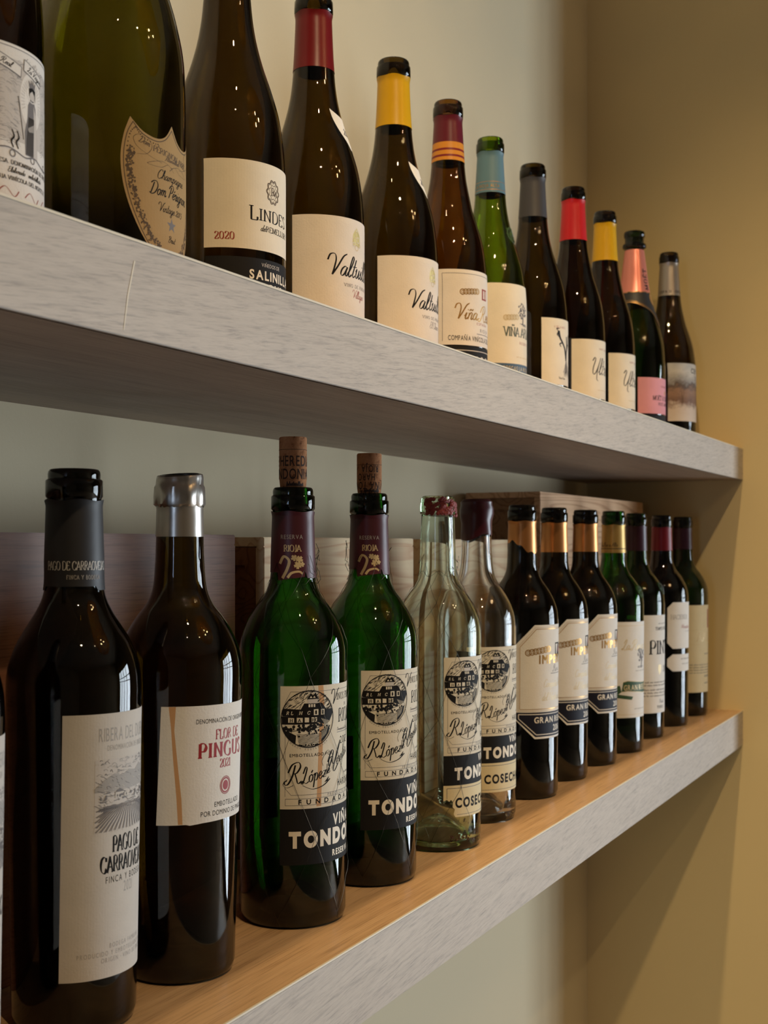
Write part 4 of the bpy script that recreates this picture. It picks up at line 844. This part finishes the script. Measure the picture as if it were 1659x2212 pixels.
def corks(b, label, lines, flip=False, tilt=0):
    z0 = b.H-15; h = 50 if not flip else 46; n = 40; prof = [(0, 0), (8.4, 0), (8.8, 1), (9.0, 15), (9.7, 22), (9.7, h-1), (9.2, h), (0, h)]
    verts, faces = [], []
    for r_, z_ in prof:
        for j in range(n): a = 2*math.pi*j/n; verts.append((r_*math.cos(a)/1000, r_*math.sin(a)/1000, z_/1000))
    for i in range(len(prof)-1):
        for j in range(n): faces.append((i*n+j, i*n+(j+1) % n, (i+1)*n+(j+1) % n, (i+1)*n+j))
    c = mesh_obj('cork', verts, faces, ['cork'], smooth=True); c.location = b.root.location+Vector((0, 0, z0/1000)); c.rotation_euler = (tilt, 0, 0)
    tag(c, label, 'cork', 'corks standing in bottle necks')
    L = Sheet(.06)
    L.line([(-30, h-9), (30, h-9)], .3, 'ink_cork')
    for k, (t, u, v, hh) in enumerate(lines): L.text(t, u, v, hh, 'ink_cork', 'sans', sx=.62, space=.08, bold=.01, rot=math.pi if flip else 0)
    r = random.Random(len(label))
    for k in range(14): L.curve([(-14+k*.9, 15.6), (-13.7+k*.9, 17+r.random()*2), (-13.2+k*.9, 15.8)], .6, .3, 'ink_cork')
    L.build('cork_print', lambda v: 9.0 if v < 15 else 9.7 if v > 22 else 9+.1*(v-15), c, ustep=1.2)
    return c

# 0: sliver at the left frame edge
def carraovejas_label(b):
    L = Sheet(); L.rect(-37, 29.5, 43, 169.3, 'paper_grey'); c = 3
    L.text('RIBERA DEL DUERO', c, 154.6, 7, 'ink_light', 'sans', sx=.42, align='c', space=.1); L.text('DENOMINACIÓN DE ORIGEN', c, 149.6, 2.8, 'ink_light', 'sans', sx=.5, align='c', space=.2)
    u0, u1, v0, v1 = -20, 26, 107, 145
    L.rect(u0, v0, u1, v1, 'ink_wash', 1); r = random.Random(21)
    for k in range(150):
        u = r.uniform(u0, u1-3); v = r.uniform(132, v1-.5); l = r.uniform(1, 4); m = r.choice(['ink_grey', 'ink_light', 'paper_grey', 'ink_light'])
        L.curve([(u, v), (u+l*.5, v+r.uniform(-.2, 1)), (min(u+l, u1), v+r.uniform(-.6, .6))], .5, .2, m, 2)
    L.poly([(u0, 130), (-15, 134), (-9, 137), (-4, 135.4), (2, 138), (8, 137), (14, 140), (20, 137), (u1, 138), (u1, 128), (u0, 128)], 'ink_light', 3)
    for k in range(120):
        u = r.uniform(u0, u1-2); v = r.uniform(121, 137); L.line([(u, v), (min(u1, u+r.uniform(.6, 3)), v-r.uniform(.2, 1.6))], .24, 'ink_grey' if k % 3 else 'paper_grey', 4)
    for k in range(60):
        u = r.uniform(u0, u1-4); v = r.uniform(118, 128); L.line([(u, v), (min(u1, u+4), v+.3)], .26, 'ink_grey' if k % 2 else 'ink_wash', 4)
    L.rect(-8, 124, -2, 127, 'paper_grey', 5); L.poly([(-8.6, 127), (-5, 129), (-1.4, 127)], 'ink_grey', 5); L.rect(-1.6, 124, 2, 126.4, 'paper_grey', 5)
    for x in (-7, -5, -3, -.4): L.rect(x, 124.6, x+.8, 125.8, 'ink_grey', 6)
    for k in range(24): L.disc(r.uniform(u0+1, u1-1), r.uniform(123.5, 126), r.uniform(.4, .9), 'ink_grey', 5, 7)
    for k in range(34):
        x = 3+(k-17)*2.9; top = (3+(k-17)*.9, 120.5)
        for q in (0, 1):
            p0 = (x+q*.9, v0); pts = [(p0[0]+(top[0]-p0[0])*t/5, p0[1]+(top[1]-p0[1])*t/5+.2*math.sin(t*2+k)) for t in range(6)]
            pts = [p for p in pts if u0 <= p[0] <= u1]
            if len(pts) > 1: L.line(pts, .55 if q else .3, 'ink_grey', 3)
    for k in range(26): u = u0+k*1.75; L.line([(u, v0-.9+r.random()), (u+.5, v0+.8)], .5, 'ink_wash', 2)
    L.text('PAGO DE', c, 95.4, 8.4, 'ink_black', 'serif', .3, .05, .1, sx=.52, align='c'); L.text('CARRAOVEJAS', c, 85, 8.4, 'ink_black', 'serif', .3, .05, .1, sx=.52, align='c')
    L.text('FINCA Y BODEGA', c, 79.4, 3.4, 'ink_black', 'sans', sx=.6, align='c', space=.3); L.text('2021', c, 73, 5.6, 'ink_light', 'sans', sx=.5, align='c')
    for t, v in (('BODEGA FAMILIAR', 45), ('PRODUCIDO Y EMBOTELLADO EN PEÑAFIEL', 41.2), ('ORIGEN · VINO DE FINCA', 37.6)): L.text(t, c, v, 2.4, 'ink_light', 'sans', sx=.66, align='c', space=.3)
    L.build('front_label', b.R, b.root, ustep=1.6)
b = Bottle('dark bottle mostly outside the left frame edge, showing a sliver of pale label', (.4225, .455), 0, bordeaux(300, 33.5, 36.2), 'glass_black', group=GLW); carraovejas_label(b)
b.capsule(234, 282, [(282, 'cap_black')])
# 1: black capsule, tall pale label
b = Bottle('near black bottle with a matte black capsule and tall pale label, largest in front', (.534, .4614), 0, bordeaux(299.5, 33.4, 36.3, 14.6, 15.4, 14.1), 'glass_dark', group=GLW)
carraovejas_label(b)
b.capsule(233.5, 282.4, [(282.4, 'cap_black')], lift=.55, jag=lambda a: 2.2 if math.sin(a+2.6) > .55 else 0)
L = Sheet(.66); L.text('PAGO DE CARRAOVEJAS', -11, 244.6, 4.6, 'ink_silver', 'serif', .19, .06, .05, sx=.56, align='c'); L.text('FINCA Y BODEGA', -8, 239.6, 2.2, 'ink_light', 'serif', .2, .09, .3, sx=.64, align='c'); L.build('capsule_lettering', b.R, b.root, ustep=1, vstep=2)
# 2: silver foil
b = Bottle('dark olive bottle with torn silver foil over its lip and a streaked white label', (.624, .4565), 0, bordeaux(300, 33.4, 37.8, 13.8, 14.8, 13.6), 'glass_olive', group=GLW)
L = Sheet(); L.poly([(-47.5, 94.5), (-30, 94.8), (-28, 94.2), (-20, 95), (-2, 95.6), (20, 95.6), (42, 95.4), (44, 97.4), (44, 164), (-46, 164)], 'paper_white')
L.poly([(-41.6, 163.9), (-37.4, 163.9), (-38, 150), (-35.6, 130), (-33, 110), (-32, 95), (-34.6, 95), (-36, 112), (-38.4, 134), (-40, 152)], 'ink_stain', .5)
L.text('DENOMINACIÓN DE ORIGEN RIBERA DEL DUERO', -25.4, 153.4, 2.6, 'ink_black', 'sans', sx=.72, space=.06); L.text('FLOR DE', -12.4, 143.4, 5.8, 'ink_red', 'serif', .24, .06, .14, sx=.68)
L.text('PINGUS', -23.4, 133, 8.6, 'ink_red', 'serif', .28, .06, .2, sx=.86); L.text('2021', -9, 126.4, 5, 'ink_red', 'serif', .2, .06, .06, sx=.8)
L.ring(-4, 115.5, 4.5, .5, 'ink_rust', 1, 32, 5.2); L.ring(-4, 115.5, 3.6, .9, 'ink_red', 1, 32, 4.2); L.disc(-4, 115.5, 2.4, 'ink_red', 1, 24, 2.9)
L.text('EMBOTELLADO', -12.4, 103.6, 2.9, 'ink_black', 'sans', sx=.74); L.text('POR DOMINIO DE PINGUS', -21.4, 98.6, 2.9, 'ink_black', 'sans', sx=.74); L.build('front_label', b.R, b.root)
b.capsule(263, 283.2, [(283.2, 'cap_foil')], lift=.3, flare=.4, label='silver foil sleeve')
n = 64; verts, faces = [], []; rr = random.Random(4)
rowsf = [(14.7, 281.4), (15.6, 282.6), (15.5, 287), (15.3, 293), (14.3, 294.6), (14.2, 298.5), (13.7, 300.6), (11.6, 301)]
for i, (r_, z_) in enumerate(rowsf):
    for j in range(n):
        a = 2*math.pi*j/n; q = r_+rr.uniform(-.26, .26)+(.5*math.sin(7*a)+.3*math.sin(11*a+1) if i in (1, 2) else 0)*(.8 if math.cos(a-2.4) < .6 else .2)
        z2 = z_+(rr.uniform(-.9, .7) if i == 0 else 0)+(1.6*math.sin(a-.2) if i > 4 else 0)
        verts.append((q*math.sin(a)/1000, -q*math.cos(a)/1000, z2/1000))
for i in range(len(rowsf)-1):
    for j in range(n): faces.append((i*n+j, i*n+(j+1) % n, (i+1)*n+(j+1) % n, (i+1)*n+j))
mesh_obj('torn_foil', verts, faces, ['cap_foil'], parent=b.root)
# 3, 4: green bottles with wire and cork
def green(x, y, lbl, kind, yawc):
    b = Bottle(lbl, (x, y), 0, bordeaux(298, 36.8, 37.5, 14.3, 15.3, 14.1), 'glass_green', group=GLW)
    tondonia(b, kind)
    b.capsule(236.5, 281, [(281, 'cap_wine')], jag=lambda a: -1.5 if math.sin(a+.4) > 0 else 2.5)
    T = Sheet(.5); c0 = -16
    T.poly([(c0-11, 278), (c0-11, 233.5), (c0+8, 236), (c0+8.6, 240), (c0+10.4, 256), (c0+11, 278)], 'cap_wine')
    T.text('RESERVA', c0, 262, 2.9, 'ink_light', 'sans', align='c', sx=.8, space=.1, layer=1); T.text('RIOJA', c0, 253.4, 4.4, 'ink_palegold', 'serif', .22, .1, .06, align='c', sx=.8, layer=1)
    T.curve([(c0-9, 245), (c0-6, 250), (c0-2.4, 247), (c0-4, 241), (c0-7.6, 235)], 2, 1.6, 'ink_palegold', 1); T.curve([(c0-4, 235.4), (c0-1, 238.6), (c0+4, 239.6), (c0+6.6, 238)], 1.8, 1.4, 'ink_palegold', 1)
    for du, dv, s_ in ((1, 249, 2.6), (4.6, 248, 3), (3.4, 244, 3.2), (6.4, 244.6, 2.2)): vine_leaf(T, c0+du, dv, s_, 'ink_palegold', du, 1)
    T.build('quality_seal', b.R, b.root, ustep=1, vstep=2.5, label='paper seal with a pale vine emblem')
    B2 = Sheet(); B2.rect(-24, 60, 24, 104, 'paper_old'); B2.build('back_label', b.R, b.root, yaw=math.pi*.98)
    return b
b = green(.75, .452, 'green bottle wrapped in wire with a printed cork, label streaked brown, before the pine crate', 'stained', 0); netting(b, 3)
corks(b, 'printed cork standing upright in the nearer wired green bottle', [('DE HEREDIA', -31, 29.6, 7), ('TONDONIA S.A.', -33, 20.6, 7)])
b = green(.865, .452, 'green bottle wrapped in wire with an upside down cork, next to the clear bottle', 'clean', 0); netting(b, 8)
corks(b, 'upside down cork in the farther wired green bottle', [('RIOJA', -3, 36.4, 5.2), ('HARO', -6, 30, 5.2), ('VIÑA TON', 3, 23.6, 5.6), ('LOPEZ', -2, 17, 5.6)], True)
# 5, 6: clear bottles with wax
def wax(b, z0, z1, m, seed, full=True):
    r = random.Random(seed); n = 56; verts, faces = [], []
    ph = [r.uniform(0, 6.28) for _ in range(4)]
    lv = [0, .06, .2, .4, .6, .75, .85, .93, 1.0]
    for i, t in enumerate(lv):
        for j in range(n):
            a = 2*math.pi*j/n; lowz = z0+3.2*math.sin(a+ph[0])+1.4*math.sin(3*a+ph[1])
            z = lowz+(z1-lowz)*t; base = b.R(min(z, b.H-.2)) if z < b.H-15.4 else (15.3 if z < b.H-5.6 else 14.2)
            q = base+(.9 if 0 < i else .15)+.25*math.sin(5*a+t*6+ph[2])
            if i == len(lv)-1: q -= 2.6
            verts.append((q*math.sin(a)/1000, -q*math.cos(a)/1000, z/1000))
    for i in range(len(lv)-1):
        for j in range(n): faces.append((i*n+j, i*n+(j+1) % n, (i+1)*n+(j+1) % n, (i+1)*n+j))
    mesh_obj('wax_seal', verts, faces, [m], parent=b.root)
b = Bottle('clear wired bottle with broken red wax on its lip and a torn aged label', (.987, .4486), 0, bordeaux(300, 37.0, 37.5, 14.4, 15.4, 14.2), 'glass_aqua', group=GLW)
tondonia(b, 'cosecha', D2(14)); netting(b, 14, loose=3)
r = random.Random(6); bm = bmesh.new()
for k in range(130):
    a = D2(r.uniform(-108, 40)); z = r.uniform(b.H-16, b.H-2.5)-3*max(0, math.sin(a+.6)); q = (15.3 if z < b.H-6 else 14.2)+r.uniform(.1, .7)
    mt = Matrix.Translation((q*math.sin(a)/1000, -q*math.cos(a)/1000, z/1000)) @ Matrix.Rotation(a, 4, 'Z') @ Matrix.Diagonal((1.3, .45, 1, 1))
    bmesh.ops.create_icosphere(bm, subdivisions=1, radius=r.uniform(1.2, 2.4)/1000, matrix=mt)
for vv in bm.verts: vv.co += Vector((r.uniform(-1, 1), r.uniform(-1, 1), r.uniform(-1, 1)))*.00022
me = bpy.data.meshes.new('wax_remains'); bm.to_mesh(me); bm.free(); me.materials.append(MATS['wax_red']); link(bpy.data.objects.new('wax_remains', me), b.root)
bm = bmesh.new()
for k in range(26):
    a = r.uniform(-.9, 1.0); q = r.uniform(26, 33); bmesh.ops.create_icosphere(bm, subdivisions=1, radius=r.uniform(.6, 1.6)/1000, matrix=Matrix.Translation((q*math.sin(a)/1000, -q*math.cos(a)/1000, (8.5+r.uniform(0, 4))/1000)))
me = bpy.data.meshes.new('sediment'); bm.to_mesh(me); bm.free(); me.materials.append(MATS['wax_red']); link(bpy.data.objects.new('sediment', me), b.root)
b = Bottle('clear bottle capped in smooth dark burgundy wax', (1.101, .46), 0, bordeaux(300, 37.0, 37.5, 13.6, 14.6, 13.4), 'glass_clear', group=GLW)
tondonia(b, 'cosecha'); wax(b, 264, 301, 'wax_dark', 3)
# 7, 8, 9: octagon labels, copper capsules
def imperial(x, y, lbl, jag=None):
    b = Bottle(lbl, (x, y), 0, bordeaux(299, 36.8, 37.4, 14.1, 15.1, 13.9), 'glass_dark', group=GLW)
    L = Sheet(); o = lambda i, j=0: [(-52+i, 156.5-i*.4), (-32.4+i*.4, 176.6-i), (32.4-i*.4, 176.6-i), (52-i, 156.5-i*.4), (52-i, 81+i*.4), (32-i*.4, 61.6+i), (-32+i*.4, 61.6+i), (-52+i, 81+i*.4)]
    L.poly(o(0), 'paper_white'); g = [(-47.4, 91.5), (-47.4, 154.4), (-30.6, 172.4), (30.6, 172.4), (47.4, 154.4), (47.4, 91.5)]
    L.line(g, .6, 'ink_gold', 1, True); L.line([(u*1.03, 132+(v-132)*1.04) for u, v in g], .25, 'ink_gold', 1, True)
    nv = [(-51, 88.4), (51, 88.4), (51, 81.4), (31.4, 63.6), (-31.4, 63.6), (-51, 81.4)]; L.poly(nv, 'ink_navy', 1)
    L.line([(-48.6, 86.4), (48.6, 86.4), (48.6, 82.2), (30.4, 65.8), (-30.4, 65.8), (-48.6, 82.2)], .8, 'paper_white', 2, True)
    rings(L, -39, 148.6, 7, 2.9, 'ink_gold', .15); L.poly([(-4, 158), (8, 158), (8, 146), (2, 141), (-4, 146)], 'ink_charcoal', 1); L.poly([(-2.6, 156.6), (3, 156.6), (.5, 146.5), (-1.6, 146.5)], 'paper_white', 2); L.poly([(3.4, 150), (7, 156), (7, 147)], 'ink_red', 2)
    L.text('IMPERIAL', 0, 137.6, 8.2, 'ink_gold', 'sans', bold=.035, align='c', sx=.9); L.text('Rioja', -8, 129, 6.5, 'ink_grey', 'script', .11, .05, sx=.8); L.rect(-12, 126.8, 14, 127.4, 'ink_grey', 1)
    L.text('Compañía Vinícola', 0, 113.5, 8, 'ink_palegold', 'script', .09, .04, align='c', sx=.72); L.text('del Norte de España', 0, 100, 8, 'ink_palegold', 'script', .09, .04, align='c', sx=.72)
    L.text('GRAN RESERVA', 0, 77.6, 5.8, 'ink_white', 'sans', bold=.02, align='c', sx=.9); L.text('2016', 0, 68.8, 5.8, 'ink_white', 'sans', bold=.02, align='c', sx=.85); L.build('front_label', b.R, b.root)
    b.capsule(249.5, 282.2, [(282.2, 'cap_copper')], jag=jag); return b
imperial(1.222, .4595, 'dark bottle with a torn copper capsule and octagonal white label, beside the waxed clear bottle', lambda a: 12*max(0, math.sin(a*1.0+3.6))**2+(1.2*math.sin(9*a)))
imperial(1.33, .462, 'dark bottle with a copper capsule and octagonal label, middle one of the trio')
imperial(1.435, .4596, 'dark bottle with a copper capsule and octagonal label, beside the gold capped green one')
# 10: green with ribbon
b = Bottle('green bottle with a gold neck capsule and a green ribbon on its label', (1.537, .4556), 0, bordeaux(300, 37, 37.8, 14.1, 15.1, 13.9), 'glass_green', group=GLW)
L = Sheet(); L.rect(-54, 44, 54, 162.4, 'paper_white'); L.line([(-54, 157.6), (54, 157.6)], .4, 'ink_palegold', 1); L.line([(-54, 48), (54, 48)], .4, 'ink_palegold', 1)
L.text('La Rioja Alta', -38, 128, 12, 'ink_palegold', 'script', .12, .05, sx=.8); tree(L, -6, 106, 25, 'ink_grey', 6); L.scribble(-18, 18, 101, 2, 'ink_light', seed=5)
L.poly([(-36, 88), (-30, 89.5), (0, 87), (36, 88), (36, 75), (0, 74), (-30, 77), (-38, 76)], 'ink_green', 1); L.poly([(-52, 82), (-40, 84), (-38, 76), (-42, 73), (-22, 70), (-24, 66), (-46, 69), (-52, 72)], 'ink_green', .8); L.line([(-36, 88), (-30, 89.5), (0, 87), (36, 88)], .6, 'ink_palegold', 2); L.line([(-38, 76), (-30, 77), (0, 74), (36, 75)], .6, 'ink_palegold', 2)
L.text('GRAN RESERVA 904', 0, 78, 6.4, 'ink_palegold', 'sans', bold=.02, align='c', sx=.7); L.scribble(-20, 20, 54, 2, 'ink_light', seed=7); L.build('front_label', b.R, b.root)
b.capsule(247.5, 282.5, [(252.2, 'cap_goldpaper'), (253.2, 'ink_brown'), (282.5, 'cap_goldpaper')]); L = Sheet(.36); L.text('La Rioja Alta', -38, 255.4, 5, 'ink_brown', 'script', .12, .06, sx=.8); L.build('capsule_lettering', b.R, b.root, vstep=3); seal(b, 199, 7, 'glass_green')
# 11: big serif capitals
b = Bottle('green bottle with a plum capsule and large black serif capitals on white', (1.663, .4617), 0, bordeaux(300, 37.4, 38.2, 13.9, 14.9, 13.7), 'glass_deepgreen', group=GLW)
L = Sheet(); L.rect(-58, 34, 58, 164, 'paper_white'); L.text('PINTIA', 0, 112, 18, 'ink_black', 'serif', .2, .05, .08, align='c', sx=.86); L.text('TEMPOS VEGA SICILIA', 0, 144, 4, 'ink_black', 'serif', .2, .08, .1, align='c', sx=.8); L.scribble(-16, 16, 152, 2, 'ink_grey', seed=1)
L.poly([(-16, 98), (-10, 98), (-9, 92), (-13, 84), (-17, 92)], 'ink_palegold', 1); L.text('2019', -4, 88, 8, 'ink_grey', 'serif', .18, .06, sx=.8)
for k, v in enumerate((74, 70, 64, 60, 56)): L.scribble(-46+6*(k % 2), 34, v, 2.4, 'ink_black', seed=k)
L.text('Pintia', -14, 47, 5, 'ink_grey', 'script', .13, .06); L.text('TOROS', -18, 40, 3.6, 'ink_black', 'serif', .2, .1); L.build('front_label', b.R, b.root)
b.capsule(249.5, 282.5, [(282.5, 'cap_plum')]); seal(b, 199, 7, 'glass_deepgreen')
# 12: two octagon labels
b = Bottle('black bottle with a crimson capsule and two small clipped corner labels', (1.789, .459), 0, bordeaux(300, 37.2, 38, 13.9, 14.9, 13.7), 'glass_black', group=GLW)
L = Sheet(); L.poly([(-42, 168), (-34, 176), (34, 176), (42, 168), (42, 118.6), (34, 110.4), (-34, 110.4), (-42, 118.6)], 'paper_white'); L.text('HACIENDA', -37, 152, 6.4, 'ink_grey', 'serif', .1, .05, .1, sx=.78); L.text('Monasterio', -20, 139, 6, 'ink_rust', 'script', .1, .05, sx=.8); L.scribble(-10, 12, 134, 2, 'ink_light', seed=3); L.build('front_label', b.R, b.root)
L = Sheet(); L.poly([(-42, 96), (-34, 102.4), (34, 102.4), (42, 96), (42, 85.4), (34, 78.4), (-34, 78.4), (-42, 85.4)], 'paper_white'); L.scribble(-20, 20, 95, 2.4, 'ink_grey', seed=3); L.scribble(-18, 18, 88, 2.4, 'ink_light', seed=9); L.build('lower_label', b.R, b.root)
b.capsule(249, 282.4, [(282.4, 'cap_crimson')])
# 13: last bottle
b = Bottle('last bottle of the lower row, green with an aged cream label, against the side wall', (1.911, .458), 0, bordeaux(300, 37.2, 38, 13.9, 14.9, 13.7), 'glass_deepgreen', group=GLW)
L = Sheet(); L.rect(-54, 35.4, 54, 166.6, 'paper_old'); L.line([(-54, 129), (54, 129)], .4, 'ink_palegold', 1); L.text('AALTO', -28, 112, 14, 'ink_palegold', 'serif', .16, .07, .3, sx=.8); L.line([(-54, 107.4), (54, 107.4)], .4, 'ink_palegold', 1); L.rect(-3, 132, 3, 160, 'ink_rust', 1)
for k, (v, h) in enumerate(((92, 3.4), (76, 2.6), (72, 2.6), (68, 2.6), (64, 2.6), (58, 5), (48, 3.4))): L.scribble(-40 if 1 < k+1 < 6 else -12, 34, v, h, 'ink_grey', seed=k)
L.build('front_label', b.R, b.root); b.capsule(250.5, 282.5, [(282.5, 'cap_plum')])
